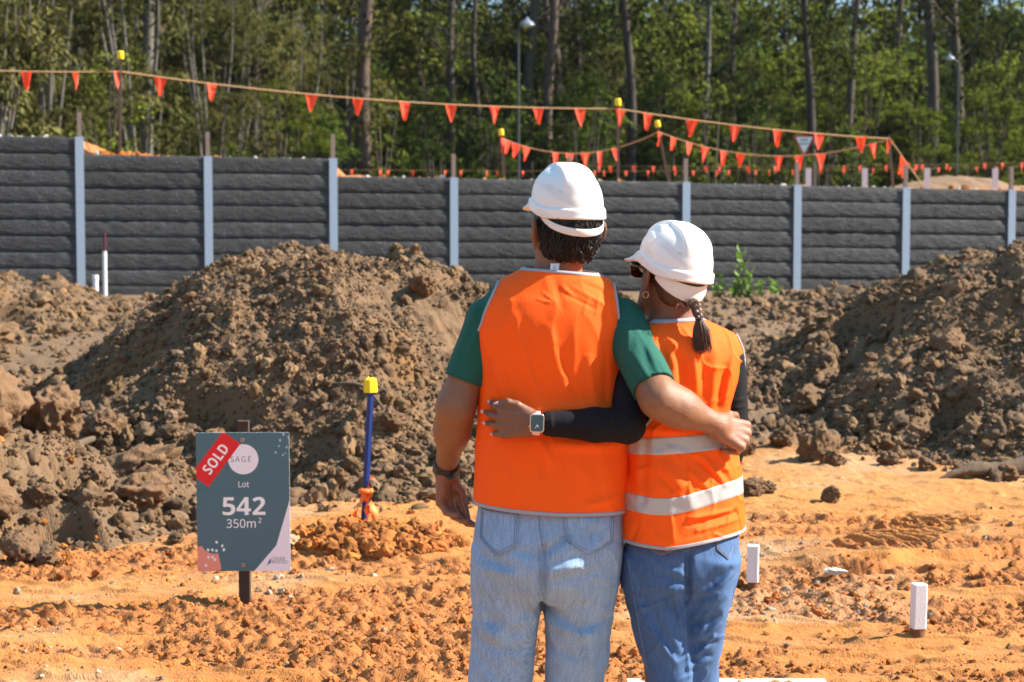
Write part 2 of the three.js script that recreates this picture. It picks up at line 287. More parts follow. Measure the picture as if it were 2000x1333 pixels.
const smoothed = (g) => { const n = {}, p = g.attributes.position, N = g.attributes.normal; g.computeVertexNormals(); const key = (i) => `${p.getX(i).toFixed(4)},${p.getY(i).toFixed(4)},${p.getZ(i).toFixed(4)}`; for (let i = 0; i < p.count; i++) { const k = key(i); (n[k] ||= V(0, 0, 0)).add(V(N.getX(i), N.getY(i), N.getZ(i))); } for (let i = 0; i < p.count; i++) { const v = n[key(i)].clone().normalize(); N.setXYZ(i, v.x, v.y, v.z); } return g; };
const CLODS = [3.1, 8.7, 14.2, 21.9, 27.3, 33.8].map((s, i) => i % 3 ? lump(s, 2, 1.7, 0.8) : smoothed(lump(s, 3, 1.6, 0.85)));
MS.facet = mat({ color: lin(1, 1, 1), roughness: 1, flatShading: true });
function scatter(name, label, category, n, pick, size, color) {
  const lists = CLODS.map(() => []), q = new THREE.Quaternion(), e = new THREE.Euler();
  for (let i = 0; i < n; i++) { const p = pick(); if (!p) continue; const s = size(p[0], p[1]), y = p[2] ?? surfaceH(p[0], p[1]); e.set(rr(0, 6.28), rr(0, 6.28), rr(0, 6.28)); q.setFromEuler(e); lists[Math.floor(rnd() * CLODS.length)].push([new THREE.Matrix4().compose(V(p[0], y + s * rr(0.0, 0.45), -p[1]), q, V(s * rr(0.8, 1.3), s * rr(0.75, 1.1), s * rr(0.8, 1.3))), color(p[0], p[1])]); }
  lists.forEach((l, k) => { if (!l.length) return; const m = shade(new THREE.InstancedMesh(CLODS[k], k % 3 ? MS.facet : MS.clod, l.length)); l.forEach(([mm, c], i) => { m.setMatrixAt(i, mm); m.setColorAt(i, lin(...c)); }); m.name = numbered(name); m.userData.kind = 'stuff'; tag(m, label, category); scene.add(m); });
}
const power = (lo, hi, a) => Math.min(hi, lo * Math.pow(1 - rnd() * 0.9995, -1 / a));
const soilTone = (x, d) => { const k = rr(0.78, 1.28), w = rr(-0.02, 0.03); return [SOIL[0] * k + w, SOIL[1] * k + w * 0.5, SOIL[2] * k]; };
const clayTone = () => { const k = rr(0.7, 1.15); return rnd() < 0.03 ? [0.34 * k, 0.22 * k, 0.12 * k] : [CLAY[0] * k, CLAY[1] * k * rr(0.92, 1.08), CLAY[2] * k * rr(0.9, 1.15)]; };
reseed(4242);
const WORDS = ['loose brown clods covering the tall mound behind the sign', 'loose brown clods covering the mound beyond the white pegs', 'loose brown clods on the bank against the retaining wall', 'loose brown clods at the toe of the mound beside the sign', 'loose brown clods on the low bank behind the far mound'];
[62000, 62000, 16000, 8000, 6000].forEach((n, k) => {
  const q = MOUNDS[k], [cx, cd, H, rx, rz] = q.c;
  scatter('soil_clods', WORDS[k], 'soil', n, () => { const a = rr(0, 6.283), r = Math.sqrt(rnd()) * 1.05, x = cx + Math.cos(a) * r * rx, d = cd + Math.sin(a) * r * rz; if (d > cd + rz * 0.5 || x < q.box[0] || x > q.box[1] || d < q.box[2] || d > q.box[3]) return null; if (n3(x * 1.6, d * 1.6, k * 3 + 40) < rr(-0.55, 0.15)) return null; return [x, d]; },
    (x, d) => { const foot = sstep(0.45, 1.0, Math.hypot((x - cx) / rx, (d - cd) / rz)); return power(0.0070, 0.050, 2.55 - 0.45 * foot) * (0.85 + 0.45 * foot) * (k === 2 || k === 4 ? 1.4 : 1); }, soilTone);
});
scatter('soil_clods', 'loose clods strewn at the foot of the mounds', 'soil', 2600, () => { const x = rr(-3.4, 3.4), d = rr(10.6, 14.6); const e = Math.min(...MOUNDS.slice(0, 2).map((q) => Math.abs(Math.hypot((x - q.c[0]) / q.c[3], (d - q.c[1]) / q.c[4]) - 1))); return e < rr(0.02, 0.22) ? [x, d] : null; }, () => power(0.014, 0.055, 1.9), soilTone);
scatter('soil_clods', 'brown crumbs on the flat bed below the retaining wall', 'soil', 9000, () => [rr(-7.5, 6.5), rr(14.6, 23.5)], () => power(0.014, 0.07, 2.2), soilTone);
scatter('clay_crumbs', 'orange clay crumbs and small stones on the open ground', 'clay', 20000, () => { const d = 7.2 + 4.6 * Math.pow(rnd(), 1.2), x = rr(-0.29, 0.29) * d; return rough(x, d) > rr(-0.04, 0.9) ? [x, d] : null; }, () => power(0.0034, 0.022, 2.4), clayTone);
scatter('clay_crumbs', 'orange clods heaped round the foot of the blue stake', 'clay', 700, () => { const a = rr(0, 6.28), r = Math.sqrt(rnd()); return [-0.70 + Math.cos(a) * r * 0.46, 10.12 + Math.sin(a) * r * 0.30]; }, () => power(0.010, 0.045, 1.8), clayTone);
scatter('pale_gravel', 'pale gravel lying in patches on the clay', 'gravel', 2600, () => { const d = 7.2 + 3.4 * rnd(), x = rr(-0.29, 0.29) * d; return fbm(x * 0.7 + 9, d * 1.1, 6.6, 4) > rr(0.0, 0.3) ? [x, d] : null; }, () => power(0.004, 0.022, 2.4), () => { const k = rr(0.6, 1.15); return [0.43 * k, 0.34 * k, 0.235 * k]; });
// single large clods
const BIG = [0, 1, 2, 3, 4].map((k) => { const g = smoothed(lump(50 + k * 7.7, 12, 1.2, 0.8)), p = g.attributes.position, N = g.attributes.normal, c = new Float32Array(p.count * 3); for (let i = 0; i < p.count; i++) { const x = p.getX(i), y = p.getY(i), z = p.getZ(i), b = 0.20 * (billow(x * 3.2 + k, y * 3.2, z * 3.2, 3) - 0.3) + 0.07 * (billow(x * 11, y * 11, z * 11 + k, 2) - 0.3) + 0.025 * n3(x * 26, y * 26, z * 26), t = 1 + 0.2 * fbm(x * 3, y * 3, z * 3 + k, 3); p.setXYZ(i, x + N.getX(i) * b, y + N.getY(i) * b, z + N.getZ(i) * b); c[i * 3] = SOIL[0] * t * 1.05; c[i * 3 + 1] = SOIL[1] * t * 0.98; c[i * 3 + 2] = SOIL[2] * t * 0.92; } g.setAttribute('color', new THREE.BufferAttribute(c, 3)); return smoothed(g); });
const bigClods = [ // x, depth, width, height, thickness, turn, label
  [-2.28, 12.0, 0.60, 0.36, 0.40, 0.3, 'broad slab of brown soil with a smooth cut face above the other clods'],
  [-2.03, 10.80, 0.40, 0.27, 0.34, 1.2, 'square brown clod resting on the sandy strip beside the sign'],
  [-2.62, 11.35, 0.34, 0.36, 0.34, 2.2, 'upright brown clod wedged beside the broad slab'],
  [-2.92, 10.95, 0.52, 0.50, 0.45, 0.9, 'rugged brown clod topping the heap at the toe of the mound'],
  [-2.46, 9.86, 0.20, 0.19, 0.20, 1.9, ''], [-2.32, 9.80, 0.11, 0.10, 0.11, 0.4, ''], [-1.77, 10.36, 0.085, 0.085, 0.085, 2.7, ''], [-2.50, 10.5, 0.16, 0.14, 0.15, 0.2, ''], [-2.27, 10.72, 0.17, 0.15, 0.16, 1.0, ''], [-2.72, 10.3, 0.30, 0.28, 0.28, 2.9, ''], [-2.55, 10.15, 0.16, 0.15, 0.16, 3.4, ''], [-2.36, 10.62, 0.14, 0.13, 0.15, 0.7, ''], [-2.10, 11.5, 0.26, 0.2, 0.24, 4.0, ''], [-2.6, 12.5, 0.24, 0.2, 0.22, 5.0, ''], [-3.0, 12.1, 0.3, 0.25, 0.3, 1.4, ''], [-1.72, 11.75, 0.15, 0.12, 0.14, 2.1, ''], [-0.30, 11.80, 0.15, 0.13, 0.14, 0.5, ''], [-0.62, 11.85, 0.13, 0.11, 0.13, 1.5, ''], [-1.05, 11.9, 0.14, 0.12, 0.14, 2.5, ''], [-0.12, 12.2, 0.20, 0.17, 0.19, 3.5, ''], [-0.42, 12.25, 0.16, 0.14, 0.15, 4.5, ''], [-0.75, 12.4, 0.18, 0.15, 0.16, 5.5, ''],
  [2.08, 13.5, 0.26, 0.31, 0.25, 0.8, 'tall brown clod standing on sand below the mound beyond the pegs'],
  [2.17, 13.3, 0.15, 0.13, 0.14, 1.8, ''], [1.885, 11.7, 0.125, 0.12, 0.12, 0.3, 'lone blocky clod casting a shadow on the rough clay'], [1.46, 11.95, 0.16, 0.14, 0.15, 1.1, ''], [1.55, 12.05, 0.13, 0.10, 0.12, 2.1, ''], [1.37, 12.0, 0.11, 0.09, 0.1, 3.1, ''], [2.75, 13.1, 0.14, 0.11, 0.13, 1.3, ''], [2.95, 12.95, 0.12, 0.1, 0.12, 2.3, ''], [2.55, 13.35, 0.15, 0.13, 0.14, 3.3, ''], [3.2, 12.75, 0.16, 0.13, 0.15, 4.3, ''], [1.62, 13.9, 0.2, 0.17, 0.2, 2.0, ''], [1.95, 14.3, 0.22, 0.18, 0.2, 4.1, ''], [2.6, 14.1, 0.24, 0.2, 0.22, 5.2, ''], [3.1, 13.9, 0.2, 0.17, 0.2, 0.2, ''], [-0.03, 13.3, 0.22, 0.2, 0.22, 1.1, ''], [-0.62, 13.6, 0.2, 0.16, 0.2, 2.6, ''], [2.3, 15.2, 0.3, 0.22, 0.28, 0.6, ''], [3.3, 15.0, 0.3, 0.26, 0.28, 1.6, ''], [-4.6, 17.6, 0.36, 0.24, 0.3, 0.9, 'pale flat block lying on the bank below the retaining wall'],
];
bigClods.forEach(([x, d, w, h, t, turn, label], i) => { const o = single('soil_clod', BIG[i % 5], MS.big, label || (x < -2.4 ? 'rounded brown clod in the heap beside the broad slab' : x < -1.5 ? 'rounded brown clod lying between the heap and the sign' : x < 0.5 ? (d > 12.8 ? 'rounded brown clod partway up the tall mound' : 'rounded brown clod at the mound foot behind the blue stake') : d < 12.4 ? 'brown clod on the sand behind the dark jeans' : d > 14.6 ? 'rounded brown clod stuck in the face of the far mound' : 'rounded brown clod below the mound beyond the white pegs'), 'clod', 'large soil clods'); o.position.set(x, surfaceH(x, d) + h * 0.32, -d); o.rotation.set(0.2 * Math.sin(i * 3), turn, 0.25 * Math.cos(i * 5)); o.scale.set(w / 2.1, h / 1.75, t / 2.1); });
single('pale_stone', BIG[2], mat({ color: lin(0.55, 0.50, 0.42), roughness: 0.9 }), 'pale stone lying on gravel between the two white pegs', 'stone').position.set(1.55, 0.015, -9.45); scene.children[scene.children.length - 1].scale.set(0.055, 0.02, 0.04);
const knotty = (g) => { const p = g.attributes.position, n = g.attributes.normal; for (let i = 0; i < p.count; i++) { const k = 0.016 * n3(p.getX(i) * 7, p.getY(i) * 22, p.getZ(i) * 22) + 0.007 * n3(p.getX(i) * 30, p.getY(i) * 60, p.getZ(i) * 60); p.setXYZ(i, p.getX(i) + n.getX(i) * k, p.getY(i) + n.getY(i) * k, p.getZ(i) + n.getZ(i) * k); } g.computeVertexNormals(); return g; };
// wood in the soil
const woodMat = mat({ color: lin(0.15, 0.10, 0.062), roughness: 0.95, bumpMap: rep0(grainBump, 6), bumpScale: 0.006 });
{ const y = surfaceH(3.0, 12.75); const b = [V(2.74, y + 0.0, -12.68), V(2.95, y + 0.06, -12.74), V(3.2, y + 0.055, -12.82), V(3.5, y + 0.10, -12.88), V(4.2, y + 0.15, -13.0)]; single('fallen_log', knotty(limb(b, [0.012, 0.045, 0.05, 0.062, 0.05], 14, 60)), woodMat, 'grey-brown log half buried at the foot of the mound', 'log'); }
{ const p = [[-2.62, 12.4], [-2.72, 12.0], [-2.80, 11.6], [-2.86, 11.3]].map(([x, d], i) => V(x, surfaceH(x, d) + 0.10 + 0.02 * i, -d)); single('tree_root', limb(p, [0.02, 0.032, 0.035, 0.025], 8), woodMat, 'crooked root sticking out of the soil above the clods', 'root'); }
{ const p = [[-1.15, 12.6], [-0.95, 12.55], [-0.78, 12.45]].map(([x, d]) => V(x, surfaceH(x, d) + 0.03, -d)); single('dead_branch', limb(p, [0.012, 0.014, 0.008], 6), woodMat, 'thin dead branch on the mound between the sign and the blue stake', 'branch'); }

// ---------- retaining wall and the ground it holds ----------
const PX = [-9.97, -8.4, -6.84, -5.276, -3.75, -2.229, -0.731, 0.739, 2.246, 3.717, 5.183, 6.636, 8.095, 9.55], PD = [23.556, 23.83, 24.1, 24.367, 24.636, 24.905, 25.169, 25.428, 25.694, 25.954, 26.212, 26.469, 26.726, 26.98];
const TOPS = [[2.63, 2.62], [2.618, 2.607], [2.605, 2.59], [2.38, 2.362], [2.36, 2.343], [2.12, 2.105], [2.102, 2.082], [2.08, 2.059], [2.048, 2.022], [2.018, 1.991], [1.988, 1.966], [1.96, 1.94], [1.93, 1.91]];
const grainTex = [0, 1, 2].map((k) => tex(1024, 256, (u, v) => { // dark stained face with grain, scuffs and pale specks
  const g = n3(u * 5 + k * 7, v * 26, k * 3) * 0.5 + n3(u * 14, v * 70, k + 4) * 0.5, p = fbm(u * 6, v * 2, k * 5 + 9, 3), sp = n3(u * 170, v * 42, k * 11) > 0.66 ? 1 : 0, sc = sstep(0.35, 0.6, n3(u * 30 + k, v * 46, 2.2)) * sstep(0.0, 0.4, n3(u * 5, v * 4, k + 6));
  const b = 0.255 + 0.10 * g + 0.06 * p + 0.34 * sp + 0.22 * sc; return [b * 1.0, b * 1.0, b * 1.02];
}));
const grainH = tex(1024, 256, (u, v) => { const g = 0.5 + 0.26 * n3(u * 14, v * 20, 3) + 0.30 * n3(u * 40, v * 46, 5) + 0.10 * n3(u * 3, v * 5, 8); return [g, g, g]; }, false);
const MW = { sleeper: [0.8, 0.95, 1.12].flatMap((k) => grainTex.map((t) => mat({ color: lin(k, k, k), map: t, roughness: 0.72, bumpMap: grainH, bumpScale: 0.018 }))), steel: mat({ color: lin(0.42, 0.51, 0.62), roughness: 0.5, metalness: 0.2, bumpMap: rep0(grainBump, 4), bumpScale: 0.0008 }), rust: mat({ color: lin(0.30, 0.21, 0.17), roughness: 0.8 }) };
const SL = [0, 1, 2, 3].map((k) => { // unit-long sleeper, 0.2 high, rough front towards +z
  const prof = [[-0.098, -0.072], [-0.0985, -0.012], [-0.094, -0.001], [-0.045, 0.002], [0, 0.003], [0.045, 0.002], [0.0885, -0.001], [0.0985, -0.013], [0.098, -0.072]];
  return sheet(28, 8, (u, v) => { const [y, z] = prof[Math.round(v * 8)], f = z > -0.01 ? 1 : 0; return [u - 0.5, y + 0.0008 * n3(u * 5, v * 2, k * 4), z + f * (0.004 * n3(u * 9, v * 5, k * 6) + 0.005 * n3(u * 26, v * 11, k))]; }, (u, v) => [u * 1.0, v]);
});
{
  reseed(91);
  const wall = thing('retaining_wall', 'charcoal sleeper retaining wall with galvanised steel posts, stepped along its top', 'wall');
  const flange = (h) => mergeGeometries([box(0.1, h, 0.009, 0, h / 2, 0.0065), box(0.1, h, 0.009, 0, h / 2, -0.085), box(0.007, h, 0.082, 0, h / 2, -0.039)]);
  for (let i = 0; i < PX.length - 1; i++) {
    const ax = PX[i], bx = PX[i + 1], az = -PD[i], bz = -PD[i + 1], L = Math.hypot(bx - ax, bz - az), yaw = Math.atan2(-(bz - az), bx - ax), [ta, tb] = TOPS[i], rows = Math.ceil(((ta + tb) / 2 - 0.5) / 0.2);
    for (let r = 0; r < rows; r++) {
      const m = part('sleeper', SL[Math.floor(rnd() * 4)], MW.sleeper[Math.floor(rnd() * 9)], wall); m.scale.set((L - 0.012) * (rnd() < 0.5 ? 1 : 1), 1, 1);
      m.position.set((ax + bx) / 2, (ta + tb) / 2 - 0.1 - r * 0.2 + rr(-0.002, 0.002), (az + bz) / 2 + rr(-0.004, 0.003)); m.rotation.set(rr(-0.006, 0.006), yaw, (tb - ta) / L + rr(-0.002, 0.002), 'YXZ');
    }
  }
  for (let i = 0; i < PX.length; i++) {
    const top = Math.max(TOPS[Math.min(i, TOPS.length - 1)][0], i ? TOPS[i - 1][1] : 0) + 0.005, j = Math.min(i, PX.length - 2), yaw = Math.atan2(PD[j + 1] - PD[j], PX[j + 1] - PX[j]), P0 = part('steel_post', flange(top - 0.2), MW.steel, wall);
    P0.position.set(PX[i], 0.2, -PD[i]); P0.rotation.y = yaw;
    const ext = part('post_stub', box(0.048, 0.30, 0.05, 0, 0.15, -0.04), MW.rust, P0); ext.position.y = top - 0.2;
  }
}
const wallTop = (x) => { let i = 0; while (i < PX.length - 2 && PX[i + 1] < x) i++; const t = clamp((x - PX[i]) / (PX[i + 1] - PX[i]), 0, 1); return mixn(TOPS[i][0], TOPS[i][1], t); }, wallD = (x) => 24.1 + (x + 6.84) * (26.98 - 24.1) / (9.55 + 6.84);
const heapU = (x, e) => 0.05 * Math.exp(-(((x + 5.15) / 0.55) ** 2)) * sstep(0.05, 0.3, e) * sstep(1.6, 0.4, e) + 0.06 * Math.exp(-(((x + 2.0) / 0.35) ** 2)) * sstep(0.05, 0.2, e) * sstep(1.2, 0.4, e) + 0.06 * Math.exp(-(((x - 6.8) / 1.2) ** 2)) * sstep(0.1, 0.5, e) * sstep(2, 0.6, e);
const upperH = (x, d) => { const e = d - wallD(x) - 0.085; const near = clamp(x < -6.84 ? 2.6 : wallTop(x + 0.14), 1.8, 2.6) - 0.035; return mixn(near, 1.92, sstep(1, 8, e)) + 0.25 * sstep(45, 85, d) + heapU(x, e) + 0.015 * fbm(x * 6, d * 6, 1, 2) + 0.42 * Math.exp(-(((x - 8.9) / 1.5) ** 2) - (((d - 40) / 1.5) ** 2)) * (1 + 0.4 * fbm(x * 3, d * 3, 4, 3)); };
{ const xs = steps([[-160, -20, 20], [-20, -7, 1], [-7, 11, 0.06], [11, 30, 1], [30, 160, 20]]), es = steps([[0, 2.5, 0.06], [2.5, 10, 0.5], [10, 20, 0.3], [20, 60, 4], [60, 280, 30]]);
  const pos = [], col = [], uv = [], idx = []; for (const e of es) for (const x of xs) { const d = wallD(x) + 0.085 + e, g = sstep(30, 60, d), a = fbm(x * 2, d * 2, 3, 2); pos.push(x, upperH(x, d), -d); const so = Math.exp(-(((x - 8.9) / 2.2) ** 2) - (((d - 40) / 3) ** 2)); col.push(mixn(mixn(0.33 * (1 + 0.2 * a), 0.10, g), 0.20, so), mixn(mixn(0.125 * (1 + 0.25 * a), 0.09, g), 0.122, so), mixn(mixn(0.04, 0.035, g), 0.065, so)); uv.push(x, d); }
  const n = xs.length; for (let j = 0; j < es.length - 1; j++) for (let i = 0; i < n - 1; i++) { const a = j * n + i, b = a + n; idx.push(a, a + 1, b, b, a + 1, b + 1); }
  const g = new THREE.BufferGeometry(); g.setAttribute('position', new THREE.Float32BufferAttribute(pos, 3)); g.setAttribute('color', new THREE.Float32BufferAttribute(col, 3)); g.setAttribute('uv', new THREE.Float32BufferAttribute(uv, 2)); g.setIndex(idx); g.computeVertexNormals(); struct('upper_terrace', g, MS.clay); }
struct('backfill', sheet(60, 1, (u, v) => { const x = mixn(-9.9, 9.5, u); return [x, v < 0.5 ? 0.1 : (x < -6.84 ? 2.5 : wallTop(x)) - 0.05, -wallD(x) - 0.1]; }), mat({ color: lin(0.2, 0.1, 0.05), roughness: 1, side: THREE.DoubleSide }));
reseed(311);
scatter('terrace_gravel', 'pale stones scattered along the top of the retaining wall', 'gravel', 170, () => { const x = rr(-6.5, 9), d = wallD(x) + 0.05 + 0.3 * rnd() * rnd(); return [x, d, wallTop(x) - 0.005 - 0.02 * rnd()]; }, () => power(0.010, 0.035, 1.9), () => { const k = rr(0.6, 1.1); return rnd() < 0.6 ? [0.6 * k, 0.55 * k, 0.48 * k] : [0.45 * k, 0.2 * k, 0.08 * k]; });
scatter('terrace_clods', 'orange clods heaped on the terrace behind the wall', 'clay', 240, () => { const x = rnd() < 0.6 ? rr(-5.25, -4.2) : rr(-2.2, 8), d = wallD(x) + 0.15 + 0.9 * rnd(); return [x, d, upperH(x, d)]; }, () => power(0.014, 0.05, 2), clayTone);

// ---------- forest ----------
const leafMat = phys({ vertexColors: true, roughness: 0.95, transmission: 0.6, thickness: 0, side: THREE.DoubleSide, specularIntensity: 0.7 });
const barkTex = tex(256, 512, (u, v) => { const g = n3(u * 26, v * 7, 2) * 0.5 + n3(u * 9, v * 3, 6) * 0.5, k = 0.62 + 0.22 * g + 0.12 * tn(u, v, 30); return [k, k * 0.985, k * 0.96]; });
const bark = [[0.20, 0.155, 0.125], [0.36, 0.33, 0.30], [0.27, 0.185, 0.145], [0.13, 0.10, 0.085]].map((c) => mat({ color: lin(...c.map((v) => v * 0.95)), map: barkTex, roughness: 0.95 }));
// leaves: clumps of narrow faces spread through a list of blobs [x, y, z, rx, ry, rz, count]
function foliage(blobs, len, wid, tone, droop) {
  const pos = [], nor = [], col = [], idx = [];
  for (const [bx, by, bz, rx, ry, rz, n] of blobs) {
    const cl = Math.max(3, Math.round(n / 22));
    for (let c = 0; c < cl; c++) {
      let u, v, w; do { u = rr(-1, 1); v = rr(-1, 1); w = rr(-1, 1); } while (u * u + v * v + w * w > 1 || u * u + v * v + w * w < 0.12);
      const cx = bx + u * rx, cy = by + v * ry, cz = bz + w * rz, cr = rr(0.35, 0.85) * Math.min(1, rx * 0.7), tk = rr(0.75, 1.3);
      for (let i = 0; i < n / cl; i++) {
        const px = cx + (rnd() + rnd() - 1) * cr, py = cy + (rnd() + rnd() - 1) * cr * 0.8, pz = cz + (rnd() + rnd() - 1) * cr, l = len * rr(0.6, 1.25), w2 = wid * rr(0.6, 1.2), a = rr(0, 6.283), dy = rr(-1, 0.6) - droop;
        let dx = Math.cos(a), dz = Math.sin(a), L = Math.hypot(dx, dy, dz); dx /= L; const ddy = dy / L; dz /= L;
        let sx = -dz + rr(-0.5, 0.5), sy = rr(-0.7, 0.7), sz = dx + rr(-0.5, 0.5); const dot = sx * dx + sy * ddy + sz * dz; sx -= dot * dx; sy -= dot * ddy; sz -= dot * dz; L = Math.hypot(sx, sy, sz) || 1; sx /= L; sy /= L; sz /= L;
        const k = pos.length / 3, nx = ddy * sz - dz * sy, ny = dz * sx - dx * sz, nz = dx * sy - ddy * sx, t = tk * rr(0.75, 1.25), y = rr(0, 1);
        pos.push(px, py, pz, px + dx * l * 0.5 + sx * w2, py + ddy * l * 0.5 + sy * w2, pz + dz * l * 0.5 + sz * w2, px + dx * l, py + ddy * l, pz + dz * l, px + dx * l * 0.5 - sx * w2, py + ddy * l * 0.5 - sy * w2, pz + dz * l * 0.5 - sz * w2);
        for (let q = 0; q < 4; q++) { nor.push(nx, ny, nz); col.push((tone[0] + 0.05 * y) * t, (tone[1] + 0.035 * y) * t, tone[2] * t); }
        idx.push(k, k + 1, k + 2, k, k + 2, k + 3);
      }
    }
  }
  const g = new THREE.BufferGeometry(); g.setAttribute('position', new THREE.Float32BufferAttribute(pos, 3)); g.setAttribute('normal', new THREE.Float32BufferAttribute(nor, 3)); g.setAttribute('color', new THREE.Float32BufferAttribute(col, 3)); g.setIndex(idx); return g;
}
function gum(k, r0, H, tone) { // tall trunk, limbs, a high thin crown and a few low sprays
  const root = new THREE.Group(), bend = rr(-0.6, 0.6), pts = [V(0, -0.4, 0), V(bend * 0.2, H * 0.25, 0.1), V(bend * 0.6, H * 0.5, -0.2), V(bend, H * 0.75, 0.1), V(bend * 1.2, H, 0)];
  part('trunk', limb(pts, [r0 * 1.25, r0, r0 * 0.85, r0 * 0.6, r0 * 0.2], 9), bark[k], root); const blobs = [];
  for (let i = 0; i < 9; i++) { const t = 0.42 + 0.06 * i, y = H * t, a = rr(0, 6.28), L = rr(1.6, 3.6), x0 = bend * t * 1.2; part('limb', limb([V(x0, y, 0), V(x0 + Math.cos(a) * L * 0.5, y + L * 0.35, Math.sin(a) * L * 0.5), V(x0 + Math.cos(a) * L, y + L * 0.9, Math.sin(a) * L)], [r0 * 0.35, r0 * 0.22, r0 * 0.06], 6), bark[k], root); blobs.push([x0 + Math.cos(a) * L, y + L * 0.9, Math.sin(a) * L, 1.3, 0.9, 1.3, i < 4 ? 100 : 60]); }
  for (let i = 0; i < 5; i++) { const a = rr(0, 6.28), q = rr(1, 2.6); blobs.push([Math.cos(a) * q, rr(4.5, 10), Math.sin(a) * q, 1.3, 0.9, 1.3, 130]); }
  blobs.push([bend * 1.2, H, 0, 1.8, 1.3, 1.8, 100]);
  part('crown', foliage(blobs, 0.34, 0.07, tone, 0.8), leafMat, root).userData.kind = 'stuff'; return root;
}
function scrub(k, H, W, n, tone, len, wid, droop) { // leafy from the ground up, several thin stems
  const root = new THREE.Group(), blobs = [];
  for (let i = 0; i < 5; i++) { const a = rr(0, 6.28), q = rr(0.1, 0.3) * W, x = Math.cos(a) * q, z = Math.sin(a) * q; part('trunk', limb([V(x * 0.3, -0.3, z * 0.3), V(x * 0.6, H * 0.3, z * 0.6), V(x + rr(-0.3, 0.3), H * 0.65, z), V(x * 1.3, H * 0.95, z * 1.3)], [0.10, 0.075, 0.05, 0.015], 6), bark[k], root); }
  for (let i = 0; i < 15; i++) { const t = (i + rnd()) / 15, a = rr(0, 6.28), q = W * (0.25 + 0.35 * Math.sin(Math.PI * Math.min(1, t + 0.15))) * rr(0.3, 1); blobs.push([Math.cos(a) * q, H * (0.04 + 0.9 * t), Math.sin(a) * q, W * 0.24, H * 0.085, W * 0.24, n / 15]); }
  part('crown', foliage(blobs, len, wid, tone, droop), leafMat, root).userData.kind = 'stuff'; return root;
}
reseed(2024);
const GUMS = [gum(0, 0.24, 19, [0.075, 0.105, 0.032]), gum(1, 0.20, 18, [0.085, 0.115, 0.04]), gum(2, 0.26, 20, [0.07, 0.10, 0.03]), gum(3, 0.17, 16, [0.08, 0.115, 0.035])];
const SCRUBS = [scrub(3, 9, 5.5, 3000, [0.11, 0.18, 0.042], 0.36, 0.08, 0.2), scrub(0, 8, 5, 3000, [0.24, 0.32, 0.052], 0.30, 0.08, 0.2), scrub(1, 10, 5, 3600, [0.32, 0.325, 0.12], 0.48, 0.042, 0.7), scrub(3, 7, 5, 2900, [0.16, 0.25, 0.048], 0.38, 0.082, 0.1)];
const gumL = ['dark rough-barked gum tree', 'pale smooth-barked gum tree', 'pinkish-brown straight gum tree', 'thin dark gum tree'], scrubL = ['dense dark green understorey tree', 'bright yellow-green leafy understorey tree', 'olive feathery understorey tree', 'broad-leaved deep green understorey tree'];
const zone = (x, d) => { const u = x / d; return u < -0.20 ? 'above the highest step of the wall' : u < -0.09 ? 'above the middle step of the wall' : u < 0.0 ? 'behind the start of the low bunting' : u < 0.06 ? 'behind the taller street lamp' : u < 0.125 ? 'behind the leaning capped picket' : u < 0.18 ? 'behind the give way sign' : 'behind the terrace pegs'; };
function plant(proto, used, name, label, cat, x, d, s, turn, group) { const o = used.has(proto) ? proto.clone() : proto; used.add(proto); o.name = numbered(name); scene.add(o); tag(o, label + ' ' + zone(x, d), cat, group); o.position.set(x, upperH(x, d) - 0.05, -d); o.rotation.set(rr(-0.03, 0.03), turn, rr(-0.05, 0.05)); o.scale.setScalar(s); return o; }
const used = new Set(), edge = (u) => u < -0.04 ? 86 + (u + 0.04) * 120 : 86 / (1 - 0.8 * (u + 0.04));
// trunks that stand out: [x, depth, kind, scale]
for (const [x, d, k, s] of [[-15.6, 85, 1, 1.0], [-6.4, 87, 2, 1.05], [0.7, 92, 0, 1.0], [1.6, 90, 2, 0.9], [5.2, 88, 3, 1.25], [12.6, 84, 3, 1.2], [14.3, 86, 0, 0.9], [17.6, 84, 0, 1.25], [19.2, 86, 0, 1.15], [-13.0, 90, 3, 0.8], [-16.6, 84, 3, 0.7], [-11.3, 88, 3, 0.9], [-3.0, 95, 0, 0.8], [8.9, 93, 1, 0.8], [-1.5, 90, 3, 0.8], [3.0, 94, 3, 0.8], [10.5, 96, 0, 0.7], [-19.8, 92, 1, 0.8]])
  { const u = x / d, d2 = edge(u) + (d - 86) * 0.6; plant(GUMS[k], used, 'gum_tree', gumL[k], 'tree', u * d2, d2, s, rr(0, 6.28), 'gum trees at the forest edge'); }
for (let i = 0; i < 16; i++) { const u = rr(-0.30, 0.30), d = edge(u) + rr(10, 40), k = Math.floor(rnd() * 4); plant(GUMS[k], used, 'gum_tree', gumL[k], 'tree', u * d, d, rr(0.75, 1.1), rr(0, 6.28), 'gum trees at the forest edge'); }
const stood = [];
for (const [u, de, k, s] of [[-0.285, -6, 2, 0.8], [-0.26, -8, 2, 0.62], [-0.235, -6, 2, 0.78], [-0.205, -8, 1, 0.55], [-0.185, -6, 2, 0.8], [-0.15, -7, 2, 0.7], [-0.115, -8, 1, 0.5], [0.10, -9, 1, 0.6], [0.135, -10, 1, 0.45], [0.17, -8, 3, 0.5], [0.205, -9, 1, 0.6], [0.24, -10, 1, 0.7], [0.265, -8, 1, 0.65]]) { const d = edge(u) + de; stood.push([u * d, d]); plant(SCRUBS[k], used, 'forest_tree', scrubL[k], 'tree', u * d, d, s, rr(0, 6.28), 'understorey trees of the forest'); }
